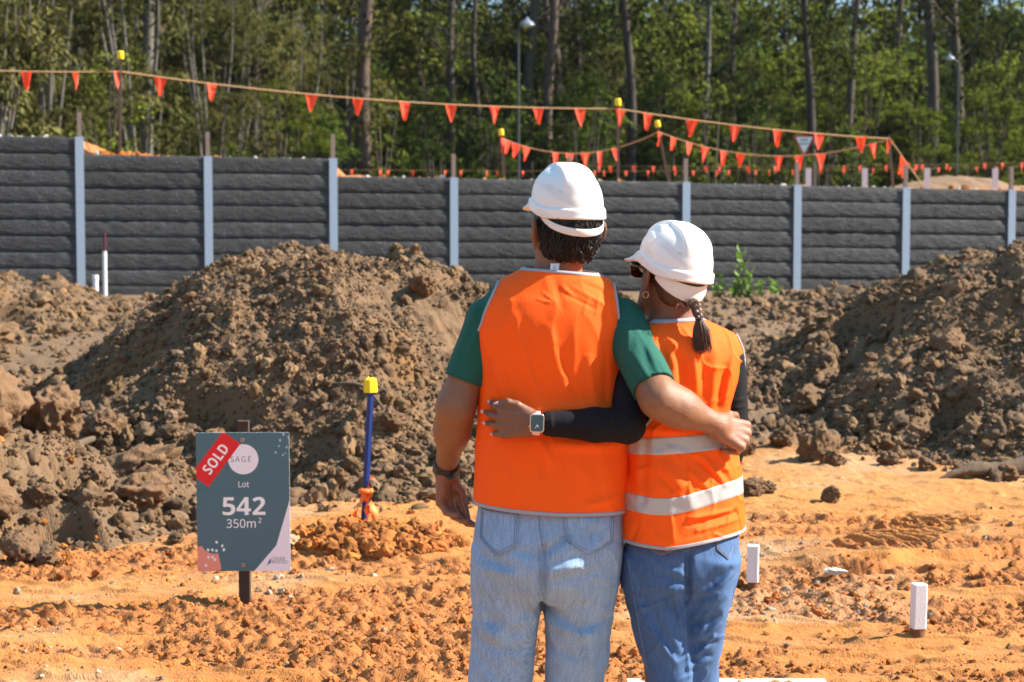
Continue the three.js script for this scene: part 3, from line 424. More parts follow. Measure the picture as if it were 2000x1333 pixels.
for (let i = 0, tries = 0; i < 190 && tries < 9000; tries++) {
  const u = rr(-0.30, 0.30), e = -5 + 58 * Math.pow(rnd(), 0.85), d = edge(u) + e, x = u * d; if (stood.some(([a, b]) => Math.hypot(a - x, b - d) < 2.7 + Math.max(0, e) * 0.03)) continue;
  stood.push([x, d]); i++; const w = rnd(), k = u < -0.08 ? (w < 0.6 ? 2 : w < 0.82 ? 1 : 3) : u < 0.05 ? (w < 0.4 ? 0 : w < 0.7 ? 3 : w < 0.9 ? 1 : 2) : (w < 0.5 ? 1 : w < 0.78 ? 3 : 0);
  plant(SCRUBS[k], used, 'forest_tree', scrubL[k], 'tree', x, d, (0.60 + 0.026 * Math.max(-5, e)) * rr(0.8, 1.2) * (1 + 0.8 * Math.max(0, u)), rr(0, 6.28), 'understorey trees of the forest');
}
scene.fog = new THREE.FogExp2(lin(0.86, 0.9, 0.94), 0.00006);

// ---------- sign, stake, pegs, bunting, lamps ----------
{ // sold sign
  const cv = document.createElement('canvas'); cv.width = 1024; cv.height = 1536; const c = cv.getContext('2d'), W = 1024, H = 1536;
  c.fillStyle = '#43707c'; c.fillRect(0, 0, W, H);
  c.fillStyle = '#fdf6fd'; c.beginPath(); c.moveTo(W, H * 0.485); c.lineTo(W * 0.85, H * 0.815); c.lineTo(W * 0.61, H); c.lineTo(W, H); c.fill();
  c.fillStyle = '#f29a84'; c.beginPath(); c.moveTo(0, H * 0.828); c.quadraticCurveTo(W * 0.03, H * 0.815, W * 0.055, H * 0.82); c.quadraticCurveTo(W * 0.09, H * 0.88, W * 0.225, H * 0.872); c.lineTo(W * 0.255, H * 0.975); c.quadraticCurveTo(W * 0.26, H * 0.995, W * 0.2, H); c.lineTo(0, H); c.fill();
  c.fillStyle = '#f6fbff'; const dot = (x, y, rx, ry, a) => { c.save(); c.translate(x * W, y * H); c.rotate(a); c.beginPath(); c.ellipse(0, 0, rx, ry, 0, 0, 6.3); c.fill(); c.restore(); };
  for (const q of [[0.208, 0.79, 15, 15, 0], [0.268, 0.817, 12, 18, 0.4], [0.285, 0.845, 13, 19, 0.3], [0.115, 0.846, 14, 17, -0.2], [0.162, 0.846, 14, 17, -0.3], [0.205, 0.852, 13, 17, 0], [0.118, 0.899, 14, 16, 0], [0.163, 0.899, 13, 17, -0.5], [0.19, 0.916, 13, 17, -0.5], [0.09, 0.958, 15, 17, 0]]) dot(...q);
  c.fillStyle = '#a9cad8'; for (const [x, y, w, h] of [[0.93, 0.0, 22, 36], [0.895, 0.047, 20, 28], [0.883, 0.092, 20, 18], [0.965, 0.098, 18, 26], [0.845, 0.136, 22, 24], [0.923, 0.155, 20, 22], [0.955, 0.145, 14, 16], [0.985, 0.028, 16, 22]]) c.fillRect(x * W, y * H, w, h);
  c.fillStyle = '#faf8fd'; c.beginPath(); c.arc(W * 0.507, H * 0.192, W * 0.163, 0, 6.3); c.fill();
  c.fillStyle = '#5c7886'; c.font = '86px sans-serif'; c.textAlign = 'left'; let tx = W * 0.364; for (const ch of 'SAGE') { c.fillText(ch, tx, H * 0.211); tx += c.measureText(ch).width + 12; }
  c.textAlign = 'center'; c.fillStyle = '#ffffff'; c.font = '90px sans-serif'; c.fillText('Lot', W * 0.505, H * 0.393);
  c.font = 'bold 238px sans-serif'; c.save(); c.translate(W * 0.507, H * 0.594); c.scale(1.26, 1.16); c.fillText('542', 0, 0); c.restore();
  c.font = '132px sans-serif'; c.fillText('350m', W * 0.478, H * 0.686); c.font = '78px sans-serif'; c.fillText('2', W * 0.678, H * 0.652);
  c.save(); c.translate(W * 0.212, H * 0.19); c.rotate(-0.925); c.fillStyle = '#e8041f'; c.fillRect(-W * 0.29, -W * 0.115, W * 0.58, W * 0.23); c.fillStyle = '#ffffff'; c.font = 'bold 150px sans-serif'; c.scale(1.0, 1.08); c.fillText('SOLD', 0, 52); c.restore();
  c.fillStyle = '#4d6072'; c.font = '50px sans-serif'; c.textAlign = 'left'; c.fillText('CEDAR', W * 0.795, H * 0.922); c.fillText('WOODS', W * 0.795, H * 0.946);
  c.fillStyle = '#2a5ca8'; c.beginPath(); c.moveTo(W * 0.785, H * 0.905); c.lineTo(W * 0.755, H * 0.945); c.lineTo(W * 0.792, H * 0.942); c.fill(); c.fillStyle = '#8a9a3a'; c.beginPath(); c.moveTo(W * 0.755, H * 0.947); c.lineTo(W * 0.735, H * 0.962); c.lineTo(W * 0.79, H * 0.946); c.fill();
  const t = new THREE.CanvasTexture(cv); t.colorSpace = THREE.SRGBColorSpace;
  const s = thing('lot_sign', 'dark green lot sign with a red sold sticker on a brown timber stake', 'sign', [-1.19, 0, -8.77]);
  const face = phys({ map: t, roughness: 0.38, clearcoat: 0.2 }), edge = mat({ color: lin(0.55, 0.62, 0.64), roughness: 0.5 });
  const b = part('board', new THREE.BoxGeometry(0.412, 0.618, 0.005), edge, s); b.material = [edge, edge, edge, edge, face, edge]; b.position.set(0, 0.457, 0.029); b.rotation.z = 0.004;
  const tim = mat({ color: lin(0.075, 0.042, 0.03), roughness: 0.85, bumpMap: rep0(grainBump, 3), bumpScale: 0.003 });
  part('stake', new THREE.BoxGeometry(0.048, 1.05, 0.05, 1, 6, 1).translate(0.0, 0.29, 0), tim, s);
  for (const y of [0.733, 0.176]) { const q = part('screw', new THREE.CylinderGeometry(0.0085, 0.0095, 0.004, 16).rotateX(Math.PI / 2), mat({ color: lin(0.45, 0.42, 0.36), roughness: 0.35, metalness: 0.9 }), s); q.position.set(-0.001, y, 0.0335); const k = part('screw_recess', new THREE.CylinderGeometry(0.004, 0.004, 0.001, 12).rotateX(Math.PI / 2), mat({ color: lin(0.03, 0.03, 0.03) }), q); k.position.z = 0.0024; }
}
{ // blue stake with a yellow cap
  const s = thing('marker_stake', 'blue steel stake with a yellow safety cap and orange ribbon at its foot', 'stake', [-0.775, 0.055, -10.3]);
  const d = V(0.043, 0.80, 0).normalize(), y3 = new THREE.Shape(); for (let i = 0; i < 3; i++) { const a = i * 2.0944 + 0.5, w = 0.005; const p = (r, e) => [Math.cos(a) * r - Math.sin(a) * e, Math.sin(a) * r + Math.cos(a) * e]; const q = [p(0.005, -w), p(0.0175, -w), p(0.0175, w), p(0.005, w)]; q.forEach((v, j) => (i || j) ? y3.lineTo(...v) : y3.moveTo(...v)); }
  const g = new THREE.ExtrudeGeometry(y3, { depth: 1.0, bevelEnabled: false }).rotateX(-Math.PI / 2).translate(0, -0.2, 0); const body = part('picket', g, mat({ color: lin(0.012, 0.04, 0.19), roughness: 0.35, metalness: 0.2 }), s); body.quaternion.setFromUnitVectors(V(0, 1, 0), d);
  const cp = new THREE.LatheGeometry([[0.0, 0.072], [0.026, 0.072], [0.034, 0.066], [0.0365, 0.01], [0.037, 0], [0.026, 0], [0.026, 0.01]].map((p) => new THREE.Vector2(...p)), 8); const cap_ = part('cap', cp, mat({ color: lin(0.85, 0.62, 0.01), roughness: 0.45, flatShading: true }), s); cap_.position.copy(d).multiplyScalar(0.745); cap_.quaternion.setFromUnitVectors(V(0, 1, 0), d.clone().add(V(-0.08, 0, 0.05)).normalize());
  part('cap_ridge', new THREE.SphereGeometry(0.008, 10, 8), cap_.material, cap_).position.set(-0.01, 0.073, 0);
  const rib = mat({ color: lin(1.0, 0.19, 0.025), roughness: 0.6, side: THREE.DoubleSide }); reseed(5);
  const strip = (pts, w) => { const c = new THREE.CatmullRomCurve3(pts); return sheet(24, 3, (u, v) => { const p = c.getPoint(u), t = u * 5; return [p.x + (v - 0.5) * w * Math.cos(t), p.y + (v - 0.5) * w * 0.3, p.z + (v - 0.5) * w * Math.sin(t)]; }); };
  part('ribbon_knot', new THREE.TorusGeometry(0.026, 0.015, 8, 18).rotateX(Math.PI / 2).translate(0.012, 0.225, 0.0), rib, s);
  part('ribbon', strip([V(0.015, 0.23, 0.02), V(-0.02, 0.15, 0.045), V(-0.045, 0.10, 0.05), V(0.0, 0.08, 0.09), V(0.065, 0.04, 0.11)], 0.035), rib, s);
  part('ribbon', strip([V(0.015, 0.24, 0.02), V(0.045, 0.17, 0.03), V(0.06, 0.11, 0.06), V(0.055, 0.07, 0.09)], 0.045), rib, s);
  part('ribbon', strip([V(0.01, 0.20, 0.025), V(0.03, 0.14, 0.04), V(0.02, 0.09, 0.07)], 0.045), rib, s);
  part('ribbon', strip([V(0.02, 0.235, 0.0), V(0.035, 0.29, 0.01), V(0.05, 0.31, 0.02), V(0.058, 0.295, 0.03)], 0.012), rib, s);
}
// white survey pegs
const pegWhite = mat({ color: lin(0.74, 0.73, 0.76), roughness: 0.75, bumpMap: rep0(grainBump, 4), bumpScale: 0.0008 }), pegWood = mat({ color: lin(0.17, 0.075, 0.035), roughness: 0.9 });
for (const [x, d, h, w, turn, label] of [[1.657, 8.03, 0.238, 0.05, 0.16, 'white timber survey peg with a bare brown foot'], [1.125, 9.21, 0.202, 0.05, -0.12, 'white timber survey peg standing beside the dark blue jeans']]) {
  const p = thing('survey_peg', label, 'peg', [x, groundBase(x, d) - 0.01, -d], turn, 'white survey pegs'), c = 0.004, sh = new THREE.Shape(); const a = w / 2; sh.moveTo(-a + c, -a); sh.lineTo(a - c, -a); sh.lineTo(a, -a + c); sh.lineTo(a, a - c); sh.lineTo(a - c, a); sh.lineTo(-a + c, a); sh.lineTo(-a, a - c); sh.lineTo(-a, -a + c);
  part('painted_shaft', new THREE.ExtrudeGeometry(sh, { depth: h - (x > 1.4 ? 0.06 : 0.035), bevelSize: 0.003, bevelThickness: 0.003, bevelSegments: 2 }).rotateX(-Math.PI / 2).translate(0, x > 1.4 ? 0.057 : 0.032, 0), pegWhite, p).rotation.z = x > 1.4 ? -0.02 : -0.012;
  part('bare_foot', new THREE.CylinderGeometry(w * 0.68, w * 0.52, 0.12, 4).rotateY(Math.PI / 4).translate(0, 0.0, 0), pegWood, p);
}
for (const [x, d, label] of [[5.05, 34, ''], [6.01, 34, ''], [7.07, 34, ''], [8.23, 34, '']]) { const p = single('boundary_peg', box(0.085, 0.62, 0.085, 0, 0.31, 0), pegWhite, 'white peg standing on the terrace behind the retaining wall', 'peg', 'white pegs on the terrace'); p.position.set(x, upperH(x, d) - 0.15, -d); void label; }
// bunting
const flagMat = phys({ color: lin(1.0, 0.085, 0.022), roughness: 0.95, transmission: 0.45, thickness: 0, side: THREE.DoubleSide }), ropeMat = mat({ color: lin(0.5, 0.30, 0.15), roughness: 0.9 }), capY = mat({ color: lin(0.85, 0.62, 0.01), roughness: 0.5 }), steelB = mat({ color: lin(0.16, 0.12, 0.095), roughness: 0.8 });
reseed(66);
const flagG = [0, 1, 2].map((k) => sheet(5, 6, (u, v) => { const w = 0.085 * (1 - v * 0.86); return [(u - 0.5) * 2 * w, -0.235 * v, 0.02 * Math.sin(u * 3.4 + v * 3 + k * 2) * v + 0.012 * Math.sin(u * 6 + k)]; }));
function sag(a, b, drop) { return (t) => V(mixn(a.x, b.x, t), mixn(a.y, b.y, t) - drop * 4 * t * (1 - t), mixn(a.z, b.z, t)); }
function bunting(label, spans, flags, yaw, s, r) { // spans: [a, b, drop]; flags: [span, t]
  const o = thing('flag_bunting', label, 'bunting'); const fs = spans.map((q) => sag(...q));
  fs.forEach((f) => part('cord', tube(Array.from({ length: 13 }, (_, i) => f(i / 12)), r, 5, 36), ropeMat, o));
  flags.forEach(([k, t], i) => { const p = fs[k](t), e = fs[k](Math.min(1, t + 0.01)), g = part('flag', flagG[i % 3], flagMat, o); g.position.copy(p); g.rotation.set(rr(-0.15, 0.15), Math.atan2(-(e.z - p.z), e.x - p.x) + yaw + (rnd() < 0.2 ? rr(-1.1, 1.1) : rr(-0.35, 0.35)), Math.atan2(e.y - p.y, Math.hypot(e.x - p.x, e.z - p.z)) * 0.6 + rr(-0.06, 0.06)); g.scale.setScalar(s * rr(0.93, 1.05)); });
  return o;
}
const at01 = (xs, a, b) => xs.map((x) => (x - a) / (b - a));
const B0 = V(-7.21, 3.48, -25.2), B1 = V(-4.98, 3.46, -25.5), B2 = V(1.44, 3.07, -27.2), B3 = V(5.29, 2.69, -28), B4 = V(5.63, 2.02, -27.3);
const main = bunting('orange flag bunting strung high behind the retaining wall', [[B0, B1, 0.02], [B1, B2, 0.12], [B2, B3, 0.05], [B3, B4, 0]], [...at01([50, 147, 228], -120, 235).map((t) => [0, t]), ...at01([308, 403, 593, 683, 774, 866, 954, 1042, 1128], 235, 1207).map((t) => [1, t]), ...at01([1212, 1264, 1349, 1432, 1515, 1597, 1680], 1207, 1738).map((t) => [2, t]), [3, 0.02], [3, 0.42], [3, 0.5]], 0, 1, 0.0085); void main;
const C0 = V(-0.16, 2.80, -31), C1 = V(2.2, 2.86, -30);
bunting('orange flag bunting hanging in two low loops on the terrace', [[C0, C1, 0.28], [C1, B3, 0.30]], [...at01([984, 992, 1010, 1030, 1087, 1115, 1145, 1173, 1204], 980, 1287).map((t) => [0, t]), ...at01([1290, 1318, 1350, 1383, 1420, 1455, 1530, 1568, 1610, 1707], 1287, 1738).map((t) => [1, t])], 1.15, 0.92, 0.008);
const far = []; for (let i = 0; i < 34; i++) far.push([0, (i + rr(0.1, 0.9)) / 34]); const far2 = []; for (let i = 0; i < 22; i++) far2.push([0, (i + rr(0.1, 0.9)) / 22]);
bunting('distant red flag bunting running along the forest edge', [[V(-6, 2.86, -62), V(17, 3.05, -66), 0.1]], far, 0.8, 0.75, 0.003);
bunting('distant red flag bunting strung closer to the street lamps', [[V(2, 2.90, -58), V(16, 3.0, -56), 0.08]], far2, 0.6, 0.8, 0.003);
function picket(base, top, capped, label) { const p = thing('picket_post', label, 'post', [base.x, base.y, base.z], 0, 'pickets that carry the bunting'), d = top.clone().sub(base), L = d.length(), q = new THREE.Quaternion().setFromUnitVectors(V(0, 1, 0), d.normalize()); const k = part('shaft', mergeGeometries([box(0.036, L + 0.3, 0.008, 0, L / 2 - 0.15, 0), box(0.008, L + 0.3, 0.03, 0, L / 2 - 0.15, -0.019)]), steelB, p); k.quaternion.copy(q); if (capped) { const c = part('cap', new THREE.LatheGeometry([[0, 0.1], [0.032, 0.1], [0.042, 0.085], [0.045, 0.0], [0.03, 0]].map((v) => new THREE.Vector2(...v)), 10), capY, p); c.position.copy(top).sub(base).addScaledVector(d, -0.06); c.quaternion.copy(q); } }
picket(V(-5.01, 2.3, -25.5), V(-4.98, 3.68, -25.5), true, 'tall yellow-capped picket behind the highest step of the wall');
picket(V(1.45, 2.0, -27.2), V(1.44, 3.17, -27.2), true, 'yellow-capped picket carrying the middle of the high bunting');
picket(V(5.36, 1.9, -28), V(5.28, 2.74, -28), false, 'uncapped picket where both bunting lines meet');
picket(V(-0.10, 1.95, -31), V(-0.17, 2.90, -31), true, 'yellow-capped picket at the start of the low bunting');
picket(V(2.40, 1.9, -30), V(2.18, 2.99, -30), true, 'leaning yellow-capped picket between the low bunting loops');
// street lamps
const lampGrey = mat({ color: lin(0.05, 0.055, 0.06), roughness: 0.5, metalness: 0.4 }), lampHead = mat({ color: lin(0.18, 0.21, 0.25), roughness: 0.4, metalness: 0.3 });
for (const [x, d, top, dir, label] of [[0.25, 80, 9.1, 1, 'street lamp on a dark pole in front of a dark trunk'], [18.26, 82, 7.9, -1, 'street lamp beside the thickest dark trunk']]) {
  const y = upperH(x, d), p = thing('street_lamp', label, 'lamp post', [x, y, -d], 0, 'street lamps'), h = top - y;
  part('pole', limb([V(0, 0, 0), V(0, h * 0.6, 0), V(0, h - 0.3, 0)], dir > 0 ? [0.075, 0.06, 0.05] : [0.05, 0.045, 0.04], 10), lampGrey, p); part('arm', bar(V(0, h - 0.32, 0), V(dir * 0.35, h - 0.1, 0), 0.04), lampGrey, p);
  const hd = part('lamp_head', new THREE.LatheGeometry([[0, 0.30], [0.06, 0.28], [0.09, 0.2], [0.25, 0.08], [0.34, -0.02], [0.33, -0.06], [0.28, -0.05]].map((q) => new THREE.Vector2(...q)), 24), lampHead, p); hd.position.set(dir * 0.35, h - 0.15, 0); hd.scale.setScalar(dir > 0 ? 0.95 : 0.6);
  part('diffuser', new THREE.SphereGeometry(0.26, 16, 8, 0, 6.3, Math.PI / 2, Math.PI / 2).scale(1, 0.35, 1), mat({ color: lin(0.6, 0.6, 0.58), roughness: 0.3 }), hd).position.y = -0.05;
}
{ // give way sign
  const cv = document.createElement('canvas'); cv.width = cv.height = 256; const c = cv.getContext('2d'); c.fillStyle = '#b3122a'; c.fillRect(0, 0, 256, 256); c.fillStyle = '#e9e9ee'; c.beginPath(); c.moveTo(38, 24); c.lineTo(218, 24); c.lineTo(128, 206); c.fill(); c.fillStyle = '#1c1c20'; c.font = 'bold 40px sans-serif'; c.textAlign = 'center'; c.fillText('GIVE', 128, 70); c.fillText('WAY', 128, 112);
  const t = new THREE.CanvasTexture(cv); t.colorSpace = THREE.SRGBColorSpace; const s = thing('give_way_sign', 'red and white triangular give way sign on a thin pole', 'road sign', [10.52, 1.95, -72]), sh = new THREE.Shape(); sh.moveTo(-0.31, 0.27); sh.lineTo(0.31, 0.27); sh.lineTo(0.02, -0.29); sh.lineTo(-0.02, -0.29);
  const g = new THREE.ExtrudeGeometry(sh, { depth: 0.01, bevelEnabled: false }), p = g.attributes.position, u = g.attributes.uv; for (let i = 0; i < p.count; i++) u.setXY(i, 0.5 + p.getX(i) / 0.64, 0.55 + p.getY(i) / 0.62); part('triangle', g.scale(1.35, 1.35, 1).translate(0, 1.95, 0.04), mat({ map: t, roughness: 0.5 }), s); part('pole', bar(V(0, -0.3, 0), V(0, 2.2, 0), 0.035), lampGrey, s);
}
{ // pipes by the wall
  const wp = mat({ color: lin(0.74, 0.74, 0.75), roughness: 0.4 }), s = thing('marker_pole', 'white and maroon marker pole standing before the retaining wall', 'pole', [-4.83, 0.6, -23.6]); part('white_section', new THREE.CylinderGeometry(0.026, 0.026, 0.62, 14).translate(0, 0.31, 0), wp, s); part('maroon_section', new THREE.CylinderGeometry(0.015, 0.015, 0.24, 12).translate(0.005, 0.72, 0), mat({ color: lin(0.10, 0.015, 0.035), roughness: 0.5 }), s);
  const q = thing('pipe_stub', 'short capped white pipe beside the marker pole', 'pipe', [-4.87, 0.55, -23.25]); part('pipe', new THREE.CylinderGeometry(0.034, 0.034, 0.36, 16).translate(0, 0.18, 0), wp, q); part('pipe_cap', new THREE.CylinderGeometry(0.036, 0.040, 0.05, 16).translate(0, 0.375, 0), wp, q);
}
{ // weed in front of the wall
  reseed(15); const s = thing('weed', 'bright green leafy weed growing against the retaining wall', 'plant', [2.68, 0.62, -23.5]), lm = phys({ color: lin(0.16, 0.27, 0.03), roughness: 0.95, transmission: 0.35, thickness: 0, side: THREE.DoubleSide }), sm = mat({ color: lin(0.16, 0.2, 0.06) }); s.scale.setScalar(1.15);
  const leaf = sheet(4, 5, (u, v) => { const w = 0.024 * Math.sin(Math.PI * Math.pow(v, 0.8)); return [(u - 0.5) * 2 * w, 0.085 * v, 0.012 * Math.sin(v * 3) - Math.abs(u - 0.5) * 0.01]; });
  for (const [x, h, ln, n] of [[0, 0.52, 0.02, 16], [-0.13, 0.30, -0.08, 11], [0.08, 0.26, 0.03, 11], [0.30, 0.22, 0.10, 11], [0.22, 0.13, -0.02, 8], [-0.02, 0.15, -0.06, 8], [0.12, 0.12, 0.04, 8], [-0.2, 0.13, -0.06, 10], [-0.08, 0.2, 0.05, 10], [0.18, 0.2, 0.06, 10], [0.36, 0.14, 0.05, 9], [0.04, 0.32, 0.08, 12]]) {
    const c = [V(x, -0.05, 0), V(x + ln * 0.4, h * 0.5, 0.02), V(x + ln, h, 0)]; part('stem', limb(c, [0.006, 0.005, 0.002], 5), sm, s); const cu = new THREE.CatmullRomCurve3(c);
    for (let i = 0; i < n; i++) { const t = 0.12 + 0.88 * i / n, p = cu.getPoint(t), l = part('leaf', leaf, lm, s); l.position.copy(p); l.rotation.set(rr(0.3, 1.1), i * 2.4 + rr(-0.4, 0.4), rr(-0.4, 0.4), 'YXZ'); l.scale.setScalar(rr(0.8, 1.5)); }
  }
}

// ---------- people ----------
const fabricBump = tex(256, 256, (u, v) => { const w = 0.5 + 0.25 * Math.sin(u * 2 * Math.PI * 64) * Math.sin(v * 2 * Math.PI * 64) + 0.35 * tn(u, v, 40) + 0.25 * tn(u, v, 12, 5); return [w, w, w]; }, false);
const rep = (t, x, y = x) => { const c = t.clone(); c.repeat.set(x, y); c.needsUpdate = true; return c; };
const denimTex = (r, g, b, seedz) => tex(512, 512, (u, v) => {
  const st = n3(u * 70, v * 6, seedz) * 0.55 + n3(u * 200, v * 60, seedz + 3.3) * 0.5 + tn(u, v, 170, seedz + 4) * 0.4, pat = tn(u, v, 6, seedz + 8) * 0.05;
  const k = 1 + 0.26 * st + pat; return [r * k, g * (0.985 + (k - 1) * 0.9), b * (0.99 + (k - 1) * 0.75)];
});
const twill = tex(256, 256, (u, v) => { const k = 0.5 + 0.4 * Math.sin((u * 70 + v * 70) * 2 * Math.PI) + 0.3 * tn(u, v, 50); return [k, k, k]; }, false);
const MP = {
  vest: phys({ color: lin(1.0, 0.115, 0.004), roughness: 0.75, specularIntensity: 0.5, bumpMap: rep(fabricBump, 9), bumpScale: 0.0006 }),
  green: mat({ color: lin(0.006, 0.092, 0.064), roughness: 0.9, bumpMap: rep(fabricBump, 10), bumpScale: 0.0008 }),
  black: phys({ color: lin(0.010, 0.009, 0.011), roughness: 0.8, specularIntensity: 0.35, bumpMap: rep(fabricBump, 12), bumpScale: 0.0006 }),
  denimM: mat({ map: rep(denimTex(0.545, 0.65, 0.755, 1), 4), roughness: 0.92, bumpMap: rep(twill, 8), bumpScale: 0.00025 }),
  denimW: mat({ map: rep(denimTex(0.26, 0.385, 0.55, 20), 4), roughness: 0.9, bumpMap: rep(twill, 8), bumpScale: 0.00025 }),
  seamW: mat({ color: lin(0.13, 0.2, 0.34), roughness: 0.9 }),
  stitch: mat({ color: lin(0.17, 0.22, 0.31), roughness: 0.9 }),
  stitchW: mat({ color: lin(0.24, 0.22, 0.20), roughness: 0.9 }),
  bind: mat({ color: lin(0.34, 0.33, 0.36), roughness: 0.7 }),
  tape: phys({ color: lin(0.46, 0.45, 0.44), roughness: 0.42, metalness: 0.25, bumpMap: rep(fabricBump, 12), bumpScale: 0.0004 }),
  skinM: phys({ color: lin(0.235, 0.103, 0.050), roughness: 0.52, vertexColors: true, bumpMap: rep(fabricBump, 14), bumpScale: 0.0007 }),
  skinW: phys({ color: lin(0.18, 0.077, 0.042), roughness: 0.5, vertexColors: true }),
  hairM: phys({ color: lin(0.008, 0.006, 0.005), roughness: 0.5, specularIntensity: 0.7 }),
  hairW: phys({ color: lin(0.078, 0.034, 0.018), roughness: 0.45 }),
  helmet: phys({ color: lin(0.84, 0.84, 0.83), map: tex(512, 512, (u, v) => { const k = 1 - 0.05 * sstep(0.1, 0.5, tn(u, v, 9, 2)) - 0.22 * sstep(0.60, 0.72, tn(u, v, 60, 7)); return [k, k * 0.995, k * 0.985]; }), roughness: 0.34, clearcoat: 0.25, clearcoatRoughness: 0.25 }),
  strap: mat({ color: lin(0.72, 0.71, 0.68), roughness: 0.55 }),
  white: mat({ color: lin(0.78, 0.78, 0.77), roughness: 0.7 }),
  gold: mat({ color: lin(0.85, 0.55, 0.22), roughness: 0.28, metalness: 1 }),
  nail: phys({ color: lin(0.72, 0.55, 0.60), roughness: 0.25, clearcoat: 0.6 }),
  dark: mat({ color: lin(0.01, 0.01, 0.011), roughness: 0.35 }),
  lens: phys({ color: lin(0.03, 0.016, 0.01), roughness: 0.08, clearcoat: 1 }),
  shoe: mat({ color: lin(0.5, 0.49, 0.47), roughness: 0.7 }),
};
// soft fold lines on the side towards +z: [x0, y0, x1, y1, width, height]
function folds(list) {
  return (x, y) => { let s = 0; for (const q of list) { const dx = q[2] - q[0], dy = q[3] - q[1], l = dx * dx + dy * dy, t = clamp(((x - q[0]) * dx + (y - q[1]) * dy) / l, 0, 1), ex = x - q[0] - dx * t, ey = y - q[1] - dy * t, d2 = (ex * ex + ey * ey) / (q[4] * q[4]); if (d2 < 9) s += q[5] * Math.exp(-d2) * (0.35 + 0.65 * Math.sin(Math.PI * clamp(t * 0.8 + 0.1, 0, 1))); } return s; };
}
const ridge = (n, w) => { const t = Math.abs(n) / w; return t < 1 ? (1 - t) * (1 - t) : 0; };
// a closed band that follows f around an upright axis
function ring(f, cx, cz, y0, y1, off, a0 = -Math.PI, a1 = Math.PI, n = 96, rows = 4, far = 0.5) {
  const P = [];
  for (let i = 0; i <= n; i++) {
    const a = mixn(a0, a1, i / n), s = Math.sin(a), c = Math.cos(a), col = [];
    for (let j = 0; j <= rows; j++) { let y = (y0(cx + s * 0.15) + (y1(cx + s * 0.15) - y0(cx + s * 0.15)) * j / rows); let h = hit(f, V(cx + s * far, y, cz + c * far), V(cx, y, cz)) || V(cx + s * 0.1, y, cz + c * 0.1); y = y0(h.x) + (y1(h.x) - y0(h.x)) * j / rows; h = hit(f, V(cx + s * far, y, cz + c * far), V(cx, y, cz)) || h; col.push(h); }
    P.push([a, col]);
  }
  const seq = [[0, -0.002], [0, off], ...Array.from({ length: rows - 1 }, (_, j) => [j + 1, off]), [rows, off], [rows, -0.002]];
  return sheet(n, seq.length - 1, (u, v) => { const [a, col] = P[Math.round(u * n)], [r, o] = seq[Math.round(v * (seq.length - 1))], h = col[r]; return [h.x + Math.sin(a) * o, h.y, h.z + Math.cos(a) * o]; }, (u, v, p) => [u * 0.9, p[1]]);
}
// polyline [x, y] laid on the +z side (or -z side) of f as a cord
function cord(f, pts, r, side = 1, lift = 0, m = 6) {
  const c = new THREE.CatmullRomCurve3(pts.map((p) => V(p[0], p[1], 0))), out = [], n = (pts.length - 1) * m;
  for (let i = 0; i <= n; i++) { const p = c.getPoint(i / n), h = hit(f, V(p.x, p.y, 0.5 * side), V(p.x, p.y, -0.3 * side)); if (h) out.push(h.setZ(h.z + lift * side)); }
  return out.length > 2 ? tube(out, r, 6, out.length * 2) : null;
}
// a patch between a top edge and a pointed bottom edge laid on the back of f
function patch(f, tl, tr, br, tip, bl, off, nu = 18, nv = 14) {
  return sheet(nu + 2, nv + 2, (u, v) => {
    const i = u * (nu + 2), j = v * (nv + 2), a = clamp((i - 1) / nu, 0, 1), b = clamp((j - 1) / nv, 0, 1), edge = i < 0.5 || j < 0.5 || i > nu + 1.5 || j > nv + 1.5;
    const tx = mixn(tl[0], tr[0], a), ty = mixn(tl[1], tr[1], a), tt = (tip[0] - bl[0]) / (br[0] - bl[0]), bx = mixn(bl[0], br[0], a), by = a < tt ? mixn(bl[1], tip[1], a / tt) : mixn(tip[1], br[1], (a - tt) / (1 - tt));
    const x = mixn(tx, bx, 1 - b), y = mixn(by, ty, b), h = hit(f, V(x, y, 0.4), V(x, y, -0.1)) || V(x, y, 0.1); return [x, y, h.z + (edge ? -0.002 : off)];
  }, (u, v, p) => [p[0], p[1]]);
}
// colours of skin: palms, knuckles and small blotches
function skinTint(g, f) { const p = g.attributes.position, c = new Float32Array(p.count * 3); for (let i = 0; i < p.count; i++) { const k = f(p.getX(i), p.getY(i), p.getZ(i)), n = 1 + 0.10 * n3(p.getX(i) * 60, p.getY(i) * 60, p.getZ(i) * 60) + 0.06 * n3(p.getX(i) * 190, p.getY(i) * 190, p.getZ(i) * 190); c[i * 3] = k[0] * n; c[i * 3 + 1] = k[1] * n; c[i * 3 + 2] = k[2] * n; } g.setAttribute('color', new THREE.BufferAttribute(c, 3)); return g; }
